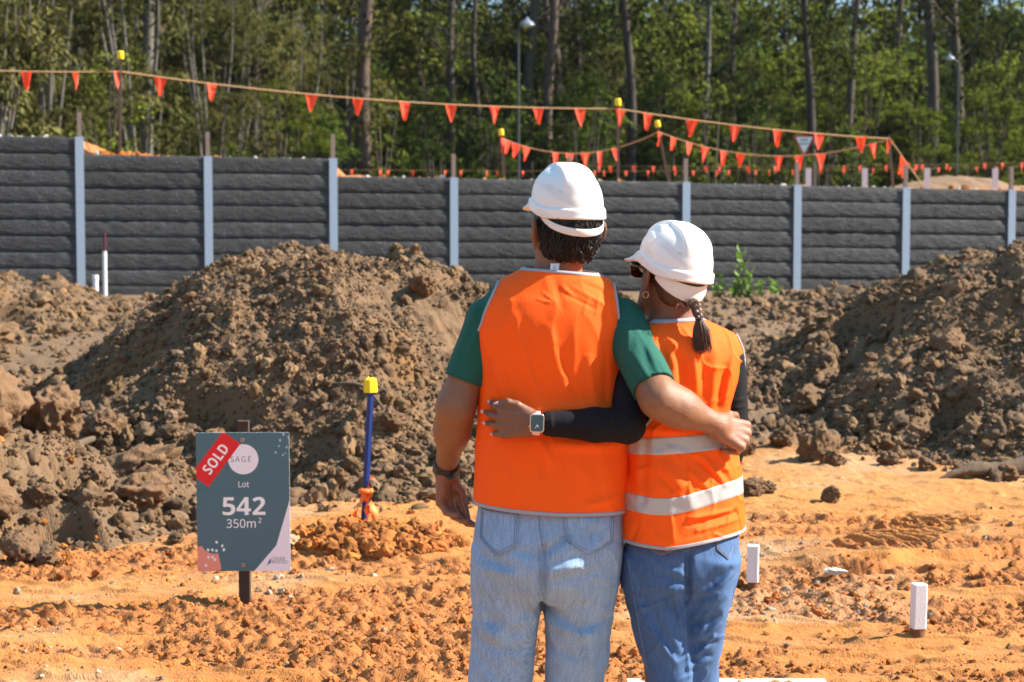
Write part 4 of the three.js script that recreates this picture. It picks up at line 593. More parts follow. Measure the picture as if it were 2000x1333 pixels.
// a hand as chains of capsules. W wrist, D along the fingers, N out of the palm, L towards the thumb; flex per finger [knuckle, middle, end] in radians
function hand(o) {
  const { W, s } = o, D = o.D.clone().normalize(), N = o.N.clone().addScaledVector(D, -o.N.dot(D)).normalize(), L = o.L.clone().addScaledVector(D, -o.L.dot(D)).addScaledVector(N, -o.L.dot(N)).normalize();
  const at = (d, n, l) => W.clone().addScaledVector(D, d * s).addScaledVector(N, n * s).addScaledVector(L, l * s);
  const C = (a, b, ra, rb) => cap(a.x, a.y, a.z, b.x, b.y, b.z, ra * s, rb * s);
  const palm = [], fingers = [], nails = [];
  const off = [-0.033, -0.012, 0.010, 0.031], len = [[0.033, 0.021, 0.018], [0.041, 0.027, 0.021], [0.045, 0.029, 0.022], [0.041, 0.025, 0.020]], md = [0.079, 0.087, 0.090, 0.086];
  for (let i = 0; i < 4; i++) {
    const k = at(md[i], 0, off[i]); palm.push(C(at(0.004, 0, off[i] * 0.5), k, 0.016, 0.0125));
    let p = k, ang = 0; const chain = [], sp = (o.spread ?? 0.12) * (i - 1.5);
    for (let j = 0; j < 3; j++) { ang += o.flex[i][j]; const q = p.clone().addScaledVector(D, Math.cos(ang) * len[i][j] * s).addScaledVector(N, Math.sin(ang) * len[i][j] * s).addScaledVector(L, sp * len[i][j] * s); chain.push(C(p, q, [0.0098, 0.0088, 0.0078][j], [0.0088, 0.0078, 0.0064][j])); if (j === 2) nails.push([q, p, ang]); p = q; }
    fingers.push(chain);
  }
  palm.push(C(at(0.012, 0.006, 0.020), at(0.050, 0.010, 0.026), 0.017, 0.013), C(at(0.015, 0.006, -0.02), at(0.055, 0.006, -0.026), 0.016, 0.013));
  const T = o.thumb, th = []; for (let j = 0; j < 3; j++) th.push(cap(T[j].x, T[j].y, T[j].z, T[j + 1].x, T[j + 1].y, T[j + 1].z, [0.0155, 0.0115, 0.0100][j] * s, [0.0115, 0.0100, 0.0072][j] * s));
  fingers.push(th); nails.push([T[3], T[2], 0]);
  const f = (x, y, z) => {
    const dx = x - W.x, dy = y - W.y, dz = z - W.z; if (dx * dx + dy * dy + dz * dz > 0.085) return Math.sqrt(dx * dx + dy * dy + dz * dz) - 0.2;
    let d = 1; for (const c of palm) d = smin(d, c(x, y, z), 0.010 * s);
    let e = 1; for (const ch of fingers) { let q = 1; for (const c of ch) q = smin(q, c(x, y, z), 0.0035 * s); e = Math.min(e, q); }
    return smin(d, e, 0.006 * s);
  };
  f.nails = nails; f.N = N; f.L = L; return f;
}
// head in its own frame: face towards -z
function headSDF(s, ears = 1) {
  const nose = cap(0, 0.015 * s, -0.098 * s, 0, -0.022 * s, -0.116 * s, 0.009 * s, 0.013 * s), chin = cap(-0.02 * s, -0.098 * s, -0.072 * s, 0.02 * s, -0.098 * s, -0.072 * s, 0.022 * s, 0.022 * s), lip = cap(-0.022 * s, -0.058 * s, -0.090 * s, 0.022 * s, -0.058 * s, -0.090 * s, 0.008 * s, 0.008 * s);
  return (x, y, z) => {
    let d = ellD(x, y - 0.022 * s, z - 0.008 * s, 0.075 * s, 0.097 * s, 0.098 * s);
    d = smin(d, ellD(x, y + 0.052 * s, z + 0.032 * s, 0.058 * s, 0.066 * s, 0.066 * s), 0.03 * s);
    d = smin(d, chin(x, y, z), 0.03 * s); d = smin(d, nose(x, y, z), 0.012 * s); d = smin(d, lip(x, y, z), 0.012 * s);
    const ex = Math.abs(x) - 0.031 * s; d = smax(d, -(Math.hypot(ex, (y - 0.008 * s) * 1.3, z + 0.104 * s) - 0.016 * s), 0.012 * s);
    const ax = Math.abs(x) - 0.082 * s - (z - 0.0) * 0.6, ay = y + 0.012 * s, az = z - 0.012 * s;
    let e = ellD(ax, ay, az - ay * 0.2, 0.0095 * s, 0.034 * s, 0.021 * s); e = smax(e, -ellD(ax - 0.008 * s, ay - 0.004 * s, az + 0.001 * s, 0.006 * s, 0.022 * s, 0.012 * s), 0.004 * s);
    return smin(d, e, 0.006 * s);
  };
}
// safety helmet in its own frame: peak towards -z, y = 0 at the lower edge at the back
function helmet(parent, o) {
  const { rx, rz, H } = o, n = 192, T = 56, DEG = Math.PI / 180;
  const seq = []; for (let k = 0; k <= T; k++) seq.push(k / T);
  const pre = [[-0.007, 0.034, 0], [-0.007, 0.004, 0], [-0.003, 0, 0.3], [0.004, 0.0002, 0.9], [0.0072, 0.0022, 1], [0.0076, 0.0055, 0.96], [0.0066, 0.0085, 0.6], [0.0066, 0.015, 0.25], [0.0064, 0.0215, 0.05], [0.0054, 0.0244, 0.01], [0.0030, 0.0266, 0], [0.0002, 0.0280, 0]];
  const rows = pre.length + seq.length;
  const g = sheet(n, rows - 1, (u, v) => {
    const a = (u - 0.5) * 2 * Math.PI, A = Math.abs(a) / DEG, s = Math.sin(a), c = Math.cos(a), r = 1 / Math.hypot(s / rx, c / rz), row = Math.round(v * (rows - 1));
    const yb = 0.021 * sstep(55, 118, A) - 0.006 * sstep(125, 165, A), pk = 0.036 * sstep(118, 160, A);
    if (row < pre.length) { const [dr, dy, p] = pre[row], q = r + dr + pk * p; return [s * q, yb + dy + p * pk * -0.16, c * q]; }
    const t = seq[row - pre.length], ph = t * Math.PI / 2, k = Math.pow(Math.cos(ph), 0.86); let x = s * (r - 0.0005) * k, z = c * (r - 0.0005) * k, y = yb * (1 - t) + 0.0285 + H * Math.sin(ph);
    const back = c > 0 ? 1 : 0.9, w = (0.030 + 0.012 * Math.cos(ph)) * o.ridge * back, lift = 0.0075 * (1 - sstep(w - 0.0028, w + 0.0028, Math.abs(x))) * sstep(0.16, 0.46, t);
    let cres = 0; for (const q of o.bumps || []) { const ux = (a / DEG - q[0]) / q[2], uy = (t - q[1]) / q[3], e = ux * ux + uy * uy, e2 = (ux + 0.15) * (ux + 0.15) + (uy + 0.55) * (uy + 0.55); cres = Math.max(cres, 0.0024 * (1 - sstep(0.6, 1.15, e)) * sstep(0.3, 1.1, e2)); }
    const L = Math.hypot(x / rx / rx, y / (H * H) * 0.6, z / rz / rz) || 1, m = lift + cres; x += x / rx / rx / L * m; y += (y / (H * H) * 0.6) / L * m; z += z / rz / rz / L * m;
    return [x, y, z];
  }, null, true);
  const root = part('hard_hat', g, MP.helmet, parent); root.userData.label = o.label;
  // cradle strap under the back edge
  const S = sheet(64, 7, (u, v) => {
    const a = mixn(-o.sa, o.sa, u) * DEG, e = Math.cos(a / (o.sa * DEG) * Math.PI / 2), s = Math.sin(a), c = Math.cos(a), r = 1 / Math.hypot(s / rx, c / rz) - 0.006 - (o.sin ?? 0.012) * e;
    const mid = 0.004 - o.drop * Math.pow(e, 0.8), hw = o.sw * (0.75 + 0.25 * e), q = [[-hw, 0], [-hw, 0.0018], [-hw * 0.4, 0.0026], [hw * 0.4, 0.0026], [hw, 0.0018], [hw, 0], [0, -0.0008], [-hw, 0]][Math.round(v * 7)];
    const rr_ = r + q[1] - (mid + q[0] < -0.03 ? (-0.03 - mid - q[0]) * 0.25 : 0); return [s * rr_, mid + q[0] + 0.006 * (1 - e), c * rr_];
  });
  part('cradle_strap', S, MP.strap, root);
  return root;
}
// locks of hair laid over a surface f: start points, a flow direction
function locks(f, n, start, flow, len, r, lift, curl) {
  const gs = [];
  for (let i = 0; i < n; i++) {
    let p = start(); if (!p) continue; const pts = [p.clone()], L = len * rr(0.6, 1.25), ph = rr(0, 6.28), st = 5, dir = flow(p); let out = rr(0.2, 1) * lift;
    for (let k = 1; k <= st; k++) {
      const t = k / st; p = p.clone().addScaledVector(dir, L / st); p.x += Math.sin(ph + t * 5) * curl; p.z += Math.cos(ph * 1.7 + t * 4) * curl; p.y += Math.sin(ph * 2.3 + t * 6) * curl * 0.6;
      const e = 0.001, d = f(p.x, p.y, p.z) - out * (0.3 + t), gx = f(p.x + e, p.y, p.z) - f(p.x - e, p.y, p.z), gy = f(p.x, p.y + e, p.z) - f(p.x, p.y - e, p.z), gz = f(p.x, p.y, p.z + e) - f(p.x, p.y, p.z - e), l = Math.hypot(gx, gy, gz) || 1;
      p.x -= gx / l * d; p.y -= gy / l * d; p.z -= gz / l * d; pts.push(p);
    }
    gs.push(limb(pts, [r * 0.7, r, r * 0.8, r * 0.2], 4, 8));
  }
  return mergeGeometries(gs);
}
function surfPoint(f, c, dir) { return hit(f, V(c.x + dir.x * 0.3, c.y + dir.y * 0.3, c.z + dir.z * 0.3), c); }

// ===== the man =====
{
  reseed(501);
  const man = thing('person', 'taller person in green shirt and plain orange vest with light blue jeans', 'person', [0.1, 0, -5.06], 0, 'couple in hard hats');
  // limbs
  const aL = [V(-0.161, 1.474, 0), V(-0.2432, 1.2569, 0.02), V(-0.2723, 1.0743, -0.1)], aR = [V(0.178, 1.474, 0.012), V(0.2615, 1.2942, 0.2), V(0.4128, 1.2215, 0.125)];
  const seg = (a, b, r0, r1) => cap(a.x, a.y, a.z, b.x, b.y, b.z, r0, r1);
  const mid = (a, b, t) => a.clone().lerp(b, t);
  const handL = hand({ W: aL[2], s: 0.98, D: V(0.06, -1, 0.05), N: V(0.82, 0, 0.57), L: V(0.57, 0, -0.82), spread: 0.08, flex: [[0.7, 0.6, 0.3], [0.7, 0.5, 0.3], [0.6, 0.5, 0.3], [0.45, 0.45, 0.25]],
    thumb: [V(-0.2525, 1.0426, -0.105), V(-0.2324, 1.0204, -0.1), V(-0.2254, 0.993, -0.085), V(-0.2143, 0.9586, -0.065)] });
  const handR = hand({ W: aR[2], s: 0.97, D: V(0.84, -0.36, -0.34), N: V(-0.45, -0.35, -0.82), L: V(0.3, 0.9, -0.3), spread: 0.05, flex: [[1.25, 1.2, 0.6], [1.2, 1.15, 0.6], [1.15, 1.1, 0.5], [1.0, 1.0, 0.5]],
    thumb: [V(0.4265, 1.2345, 0.115), V(0.4451, 1.2429, 0.085), V(0.4644, 1.2379, 0.05), V(0.4757, 1.2216, 0.02)] });
  const hm = new THREE.Matrix4().compose(V(0.035, 1.712, -0.012), new THREE.Quaternion().setFromEuler(new THREE.Euler(0.03, 0.36, 0.0, 'YXZ')), V(1, 1, 1)), hi = hm.clone().invert().elements;
  const hd = headSDF(0.97), inHead = (f) => (x, y, z) => f(hi[0] * x + hi[4] * y + hi[8] * z + hi[12], hi[1] * x + hi[5] * y + hi[9] * z + hi[13], hi[2] * x + hi[6] * y + hi[10] * z + hi[14]), head = inHead(hd);
  const neck = cap(0.010, 1.50, 0.005, 0.024, 1.69, -0.005, 0.066, 0.057), trap = cap(-0.08, 1.525, 0.0, 0.11, 1.52, 0.0, 0.032, 0.032);
  const armL = [seg(aL[0], aL[1], 0.056, 0.043), seg(aL[1], mid(aL[1], aL[2], 0.35), 0.039, 0.039), seg(mid(aL[1], aL[2], 0.35), aL[2], 0.039, 0.0265)];
  const armR = [seg(aR[0], aR[1], 0.056, 0.043), seg(aR[1], mid(aR[1], aR[2], 0.35), 0.038, 0.040), seg(mid(aR[1], aR[2], 0.35), aR[2], 0.040, 0.028)];
  const core = cap(0, 1.05, 0, 0.01, 1.45, 0, 0.09, 0.11);
  const legsIn = [cap(-0.1, 0.95, 0, -0.13, 0.1, 0, 0.07, 0.035), cap(0.08, 0.95, 0, 0.06, 0.1, 0, 0.07, 0.035)];
  const body = (x, y, z) => {
    let d = smin(head(x, y, z), neck(x, y, z), 0.03); d = smin(d, trap(x, y, z), 0.05); d = smin(d, core(x, y, z), 0.06);
    let a = 1; for (const c of armL) a = smin(a, c(x, y, z), 0.045); a = smin(a, handL(x, y, z), 0.018);
    let b = 1; for (const c of armR) b = smin(b, c(x, y, z), 0.045); b = smin(b, handR(x, y, z), 0.018);
    d = smin(d, Math.min(a, b), 0.03);
    if (d < 0.02 && y < 1.5) d -= 0.0012 * fbm(x * 22, y * 16, z * 22, 2);
    return smin(d, Math.min(legsIn[0](x, y, z), legsIn[1](x, y, z)), 0.03);
  };
  const bg = meshSDF(body, [-0.36, 0.05, -0.22], [0.56, 1.86, 0.30], 0.0036, { lip: 1.4 });
  skinTint(bg, (x, y, z) => { const h = Math.hypot(x - aL[2].x, y - aL[2].y + 0.05, z - aL[2].z), h2 = Math.hypot(x - aR[2].x - 0.03, y - aR[2].y, z - aR[2].z), k = Math.max(1 - sstep(0.05, 0.09, h), 0.6 * (1 - sstep(0.05, 0.09, h2))); return [1 + 0.10 * k, 1 - 0.06 * k, 1 - 0.02 * k]; });
  part('body', bg, MP.skinM, man);
  for (const sx of [-1, 1]) { const e = part('eye', new THREE.SphereGeometry(0.012, 12, 8), MP.white, man); e.position.set(sx * 0.030, 0.008, -0.086).applyMatrix4(hm); }
  // t-shirt with short sleeves
  const torsoRows = [[0.96, -0.195, 0.195, 0.005, 0.146], [1.04, -0.194, 0.196, 0.003, 0.140], [1.17, -0.187, 0.197, 0.0, 0.134], [1.26, -0.182, 0.190, -0.002, 0.130], [1.334, -0.181, 0.184, 0.0, 0.130], [1.42, -0.188, 0.186, 0.004, 0.132], [1.48, -0.190, 0.186, 0.005, 0.126], [1.525, -0.182, 0.184, 0.004, 0.114], [1.555, -0.162, 0.172, 0.003, 0.099], [1.58, -0.128, 0.145, 0.003, 0.088], [1.60, -0.088, 0.112, 0.003, 0.078], [1.622, -0.050, 0.086, 0.004, 0.069]];
  const torso = loft(torsoRows, 2.35);
  const slL = [seg(aL[0], mid(aL[0], aL[1], 0.74), 0.0605, 0.0555)], slR = [seg(aR[0], mid(aR[0], aR[1], 0.86), 0.0605, 0.0545)];
  const uL = aL[1].clone().sub(aL[0]).normalize(), hL = mid(aL[0], aL[1], 0.70), uR = aR[1].clone().sub(aR[0]).normalize(), hR = mid(aR[0], aR[1], 0.86);
  const shF = folds([[-0.189, 1.5162, -0.2363, 1.3887, 0.008, 0.004], [-0.2081, 1.5035, -0.2529, 1.4015, 0.006, -0.003], [-0.1827, 1.4653, -0.2211, 1.3631, 0.009, 0.004], [0.1962, 1.5152, 0.1839, 1.4, 0.008, 0.004], [0.2193, 1.4896, 0.2353, 1.3615, 0.012, -0.004], [0.2418, 1.4164, 0.2928, 1.3402, 0.009, 0.003], [0.1993, 1.4015, 0.2613, 1.3084, 0.011, 0.005], [0.1867, 1.3631, 0.2233, 1.2995, 0.008, -0.005], [0.2131, 1.464, 0.2675, 1.3402, 0.007, 0.003]]);
  const shirt = (x, y, z) => {
    const t = torso(x, y, z) + 0.007;
    let a = slL[0](x, y, z); a = smax(a, (x - hL.x) * uL.x + (y - hL.y) * uL.y + (z - hL.z) * uL.z, 0.003);
    let b = slR[0](x, y, z); b = smax(b, (x - hR.x) * uR.x + (y - hR.y) * uR.y + (z - hR.z) * uR.z, 0.003);
    const arm = Math.min(a, b); let d = smin(smax(t, y - 1.592, 0.004), arm, 0.014);
    if (d < 0.03) { d -= 0.0022 * fbm(x * 14, y * 9, z * 14, 3); if (z > -0.04) d -= shF(x, y) * sstep(-0.04, 0.02, z); }
    return d;
  };
  part('shirt', meshSDF(shirt, [-0.34, 1.0, -0.18], [0.40, 1.66, 0.30], 0.005, { uvr: 0.2 }), MP.green, man);
  for (const [c, u, r] of [[hL, uL, 0.0555], [hR, uR, 0.0545]]) { const q = new THREE.Quaternion().setFromUnitVectors(V(0, 0, 1), u), e = part('sleeve_hem', new THREE.TorusGeometry(r - 0.001, 0.0022, 8, 48), MP.green, man); e.position.copy(c).addScaledVector(u, -0.002); e.quaternion.copy(q); }
  // vest
  const hem = (x) => x < 0 ? 0.998 - 0.07 * x : 0.998 - 0.025 * x;
  const armX = table([[1.26, -0.30, 0.30], [1.335, -0.26, 0.184], [1.40, -0.24, 0.177], [1.44, -0.191, 0.172], [1.46, -0.181, 0.170], [1.51, -0.164, 0.165], [1.578, -0.132, 0.158], [1.62, -0.12, 0.15]]);
  const vF = folds([[-0.0936, 1.4946, -0.0426, 1.2838, 0.011, 0.0042], [-0.0745, 1.4653, -0.0132, 1.2799, 0.010, -0.003], [-0.0109, 1.4653, 0.0339, 1.312, 0.014, 0.0042], [0.0146, 1.4142, 0.0659, 1.2735, 0.010, -0.003], [0.0911, 1.3887, 0.1106, 1.2671, 0.011, 0.004], [0.1292, 1.4142, 0.1361, 1.2735, 0.010, -0.004], [-0.1446, 1.3631, -0.1191, 1.2863, 0.010, 0.005], [-0.1637, 1.3887, -0.1447, 1.2607, 0.012, -0.004], [-0.1191, 1.4015, -0.0872, 1.2799, 0.010, 0.003],
    [0.0525, 1.5646, 0.1416, 1.5162, 0.006, 0.0022], [0.0335, 1.5481, 0.1099, 1.5099, 0.005, -0.002], [0.0779, 1.5735, 0.1543, 1.5417, 0.006, -0.002], [0.0907, 1.5353, 0.0781, 1.5035, 0.005, 0.002], [0.1161, 1.5417, 0.1099, 1.501, 0.005, 0.002], [0.1352, 1.5353, 0.1366, 1.4933, 0.005, -0.002], [-0.0237, 1.5519, 0.0081, 1.529, 0.004, 0.002], [-0.0364, 1.5353, 0.0017, 1.5264, 0.003, 0.0018], [0.0245, 1.5671, 0.0526, 1.5417, 0.005, 0.002], [0.008, 1.5824, 0.0246, 1.5162, 0.010, -0.002],
    [-0.1, 1.2068, 0.1554, 1.2068, 0.022, -0.010], [-0.049, 1.2607, 0.168, 1.2607, 0.016, 0.008], [0.015, 1.176, 0.1747, 1.1683, 0.016, 0.006], [-0.0233, 1.1773, -0.0041, 1.1323, 0.010, 0.005], [-0.0361, 1.1708, -0.0258, 1.0936, 0.008, -0.004], [0.0598, 1.158, 0.0919, 1.0679, 0.018, 0.004], [-0.1511, 1.1708, -0.1192, 1.055, 0.022, 0.003], [0.1301, 1.1451, 0.1497, 1.0163, 0.020, 0.004], [0.0921, 1.0227, 0.156, 1.0356, 0.010, 0.004]]);
  const vest0 = (x, y, z) => { let d = torso(x, y, z) - 0.004; if (d < 0.04) { d -= 0.0016 * fbm(x * 7, y * 3, z * 7, 3) + 0.0006 * n3(x * 26 + y * 12, y * 10, z * 20) + 0.0022 * ridge(n3(x * 9 + 3, y * 4.2 + x * 2, z * 7), 0.16); if (z > 0) d -= 1.25 * vF(x, y) * sstep(0, 0.05, z); } return d; };
  const vest = (x, y, z) => { const d = vest0(x, y, z); if (d > 0.03) return d; const r = armX(y); return smax(smax(smax(d, hem(x) - y, 0.003), Math.max(r[0] - x, x - r[1]) * 0.9, 0.003), y - 1.603 + (x - 0.013) * 0.08, 0.004); };
  const vm = part('vest', meshSDF(vest, [-0.23, 0.94, -0.18], [0.23, 1.64, 0.18], 0.0045, { uvr: 0.17 }), MP.vest, man);
  part('hem_binding', ring(vest0, 0, 0, (x) => hem(x) - 0.0015, (x) => hem(x) + 0.0075, 0.0012), MP.bind, vm);
  part('collar_binding', ring((x, y, z) => Math.min(vest0(x, y, z), neck(x, y, z)), 0.016, 0.003, (x) => 1.5990 - (x - 0.013) * 0.08, (x) => 1.6065 - (x - 0.013) * 0.08, 0.0015, -Math.PI, Math.PI, 72, 2), MP.bind, vm);
  for (const side of [1, -1]) {
    const l = cord(vest0, [[-0.133, 1.577], [-0.150, 1.541], [-0.165, 1.508], [-0.178, 1.468], [-0.189, 1.442]], 0.0042, side), r = cord(vest0, [[0.157, 1.572], [0.1625, 1.53], [0.166, 1.50], [0.170, 1.46], [0.1735, 1.42], [0.178, 1.385], [0.182, 1.352], [0.1845, 1.335]], 0.0042, side);
    if (l) part('arm_binding', l, MP.bind, vm); if (r) part('arm_binding', r, MP.bind, vm);
  }
  const lab = part('care_label', sheet(6, 5, (u, v) => [-0.005 + 0.022 * u + 0.002 * v, 1.604 + 0.019 * v, 0.080 - 0.010 * v + 0.002 * Math.sin(u * 5)]), MP.white, vm); lab.material = mat({ color: lin(0.72, 0.74, 0.76), roughness: 0.8, side: THREE.DoubleSide });
  for (let i = 0; i < 3; i++) part('label_print', box(0.008 - i * 0.001, 0.0012, 0.0006, 0.006, 1.610 + i * 0.004, 0.0795 - i * 0.002), MP.bind, vm);
  // jeans
  const pel = loft([[0.755, -0.19, 0.155, 0.006, 0.105], [0.78, -0.199, 0.166, 0.010, 0.124], [0.82, -0.203, 0.173, 0.016, 0.142], [0.89, -0.203, 0.181, 0.018, 0.150], [0.98, -0.190, 0.187, 0.006, 0.136], [1.03, -0.183, 0.183, 0.0, 0.126]], 2.3);
  const lL = loft([[0.07, -0.215, -0.075, 0.02, 0.10], [0.3, -0.214, -0.066, 0.02, 0.088], [0.542, -0.213, -0.050, 0.012, 0.088], [0.68, -0.204, -0.033, 0.010, 0.098], [0.76, -0.200, -0.021, 0.01, 0.112], [0.9, -0.198, -0.005, 0.01, 0.125]], 2.2);
  const lR = loft([[0.07, -0.002, 0.128, 0.0, 0.10], [0.3, -0.008, 0.128, 0.0, 0.085], [0.542, -0.012, 0.136, 0.0, 0.085], [0.615, -0.012, 0.150, 0.004, 0.090], [0.68, -0.014, 0.152, 0.008, 0.096], [0.76, -0.020, 0.166, 0.01, 0.110], [0.9, -0.01, 0.178, 0.01, 0.125]], 2.2);
  const jF = folds([[-0.0218, 0.918, -0.0255, 0.7702, 0.011, -0.022], [-0.0256, 0.8999, -0.1, 0.9128, 0.012, -0.006], [-0.0179, 0.9025, 0.041, 0.9517, 0.009, -0.009], [-0.0102, 0.8805, 0.0667, 0.8999, 0.010, -0.005], [-0.0166, 0.861, 0.0796, 0.874, 0.010, 0.005], [-0.177, 0.8934, -0.0872, 0.861, 0.014, -0.007], [-0.1642, 0.861, -0.0487, 0.8481, 0.018, 0.005], [-0.1707, 0.7246, -0.0871, 0.6986, 0.018, -0.010], [-0.1643, 0.6921, -0.055, 0.7246, 0.016, 0.008], [-0.1835, 0.7442, -0.145, 0.6726, 0.012, 0.008], [-0.1772, 0.6634, -0.0614, 0.6465, 0.016, -0.006], [-0.0165, 0.7572, 0.0672, 0.7051, 0.014, -0.010], [0.0672, 0.7025, 0.1378, 0.7246, 0.012, -0.009], [0.0029, 0.7116, 0.1251, 0.6817, 0.018, 0.008], [0.0929, 0.6986, 0.1061, 0.5708, 0.018, 0.012], [-0.0035, 0.653, 0.0674, 0.6269, 0.012, -0.005], [0.1315, 0.7116, 0.1216, 0.5747, 0.012, -0.006], [0.0922, 0.984, 0.1435, 0.9581, 0.016, 0.008], [0.141, 0.9517, 0.0988, 0.9064, 0.008, 0.006], [0.0795, 0.9387, 0.1178, 0.9646, 0.010, -0.006], [0.0027, 0.8351, 0.131, 0.861, 0.012, -0.004], [-0.1898, 0.8869, -0.1771, 0.7442, 0.012, 0.005], [-0.1386, 0.6791, -0.0614, 0.6008, 0.012, 0.005], [-0.1965, 0.64, -0.1515, 0.5878, 0.012, -0.005], [0.0284, 0.8091, 0.1184, 0.7832, 0.020, 0.004]]);
  const jeans0 = (x, y, z) => { let d = smin(pel(x, y, z), Math.min(lL(x, y, z), lR(x, y, z)), 0.018); if (d < 0.05) { d -= 0.0030 * fbm(x * 8, y * 6, z * 8, 3) + 0.0010 * n3(x * 30, y * 22 + x * 12, z * 30) + 0.0034 * ridge(n3(x * 7 + 5, y * 9 + x * 5, z * 7), 0.17) * sstep(1.0, 0.85, y); if (z > -0.02) d -= 1.2 * jF(x, y) * sstep(-0.02, 0.05, z); if (y < 0.5) d -= 0.007 * n3(x * 8, y * 18, z * 6) * sstep(0.5, 0.2, y); } return d; };
  const jm = part('jeans', meshSDF(jeans0, [-0.25, 0.045, -0.18], [0.23, 1.05, 0.20], 0.005, { uvr: 0.17 }), MP.denimM, man);
  for (const q of [[[-0.1794, 1.0033], [-0.0833, 0.9982], [-0.0872, 0.9206], [-0.1385, 0.8921], [-0.1833, 0.931]], [[0.0255, 0.9956], [0.16, 0.9956], [0.1552, 0.9232], [0.095, 0.8973], [0.0346, 0.9361]]]) {
    part('back_pocket', patch(jeans0, ...q, 0.0036), MP.denimM, jm); const pf = (x, y, z) => jeans0(x, y, z) - 0.0034, ins = (p, t) => [p[0] + (q[3][0] - p[0]) * t, p[1] + (q[0][1] - 0.04 - p[1]) * t];
    for (const t of [0.05, 0.15]) for (const [a, b] of [[q[0], q[4]], [q[4], q[3]], [q[3], q[2]], [q[2], q[1]]]) { const A = ins(a, t), B = ins(b, t), c = cord(pf, [A, [(A[0] + B[0]) / 2, (A[1] + B[1]) / 2], B], 0.0009, 1); if (c) part('stitching', c, MP.stitch, jm); }
  }
  for (const dx of [-0.004, 0.004]) { const c = cord(jeans0, [[-0.0296, 0.9995].map((v, i) => v + (i ? 0 : dx)), [-0.0257, 0.9581].map((v, i) => v + (i ? 0 : dx)), [-0.0205, 0.9193].map((v, i) => v + (i ? 0 : dx))], 0.0016, 1); if (c) part('seat_seam', c, dx < 0 ? MP.stitch : MP.denimM, jm); }
  for (const fx of [[-0.145, 0.02], [0.063, 0]]) { const sh = cap(fx[0], 0.045, fx[1] + 0.05, fx[0] * 1.15, 0.035, fx[1] - 0.16, 0.045, 0.035); part('shoe', meshSDF((x, y, z) => smax(sh(x, y, z), 0.004 - y, 0.01), [fx[0] - 0.12, -0.02, -0.28], [fx[0] + 0.12, 0.12, 0.18], 0.008), MP.shoe, man); }
  // hair, beard
  const h0 = (x, y, z) => { const s = 0.97; let d = ellD(x, y - 0.018 * s, z - 0.010 * s, 0.083 * s, 0.103 * s, 0.109 * s); d = smin(d, ellD(x, y + 0.05 * s, z - 0.035 * s, 0.069 * s, 0.052 * s, 0.060 * s), 0.03); d -= 0.0035 * n3(x * 90, y * 45, z * 90) + 0.003 * n3(x * 40 + 3, y * 24, z * 40);
    const line = -0.088 + 0.010 * Math.abs(n3(x * 70, 3.3, 1)) + 0.045 * sstep(0.03, -0.02, z) ; d = smax(d, line - y, 0.006); return smax(d, -0.028 - z + 0.02 * sstep(0.0, 0.08, y), 0.008); };
  const hairF = inHead(h0), hg = meshSDF(hairF, [-0.07, 1.58, -0.14], [0.16, 1.84, 0.14], 0.0035, { lip: 2.4 });
  const hair = part('hair', hg, MP.hairM, man);
  reseed(88);
  const hc = V(0.041, 1.70, 0.0);
  const lk = locks(hairF, 520, () => { const a = rr(-1.5, 1.5) - 0.36 * -1, dir = V(Math.sin(a), rr(-0.75, 0.35), Math.cos(a)).normalize(); return surfPoint(hairF, hc, dir); }, (p) => V((p.x - hc.x) * 1.5 + rr(-0.45, 0.45), -1, rr(-0.2, 0.2)).normalize(), 0.040, 0.0023, 0.0055, 0.0055);
  part('hair_lock', lk, MP.hairM, hair).userData.kind = 'stuff';
  const beardF = inHead((x, y, z) => { const s = 0.97; let d = smin(ellD(x, y + 0.054 * s, z + 0.030 * s, 0.065 * s, 0.070 * s, 0.073 * s), cap(-0.02, -0.098, -0.072, 0.02, -0.098, -0.072, 0.027, 0.027)(x, y, z), 0.02) - 0.001 * n3(x * 200, y * 200, z * 200); d = smax(d, y + 0.03 - 0.03 * sstep(-0.05, 0.0, z), 0.006); return smax(d, z + 0.012, 0.006); });
  part('beard', meshSDF(beardF, [-0.08, 1.56, -0.18], [0.14, 1.72, 0.05], 0.004), MP.hairM, man);
  // hard hat
  const hh = helmet(man, { rx: 0.0895, rz: 0.106, H: 0.104, ridge: 1.05, sa: 74, drop: 0.036, sw: 0.0095, sin: -0.013, label: 'white hard hat with a flat cradle strap' });
  hh.position.set(0.039, 1.7365, -0.006); hh.rotation.set(0.045, 0.40, -0.02, 'YXZ');
  // wristband
  { const u = aL[2].clone().sub(aL[1]).normalize(), c = aL[1].clone().lerp(aL[2], 0.93), q = new THREE.Quaternion().setFromUnitVectors(V(0, 1, 0), u.clone().negate());
    const prof = [[0.0315, -0.014], [0.0345, -0.013], [0.0352, 0.0], [0.0345, 0.013], [0.0315, 0.014]].map((p) => new THREE.Vector2(...p)); const wb = part('fitness_band', new THREE.LatheGeometry(prof, 48), MP.dark, man); wb.position.copy(c); wb.quaternion.copy(q);
    const gb = part('band_stripe', new THREE.LatheGeometry([[0.0348, -0.0135], [0.0360, -0.012], [0.0362, -0.004], [0.0352, -0.003]].map((p) => new THREE.Vector2(...p)), 48), mat({ color: lin(0.035, 0.075, 0.055), roughness: 0.6 }), wb); void gb; }
}

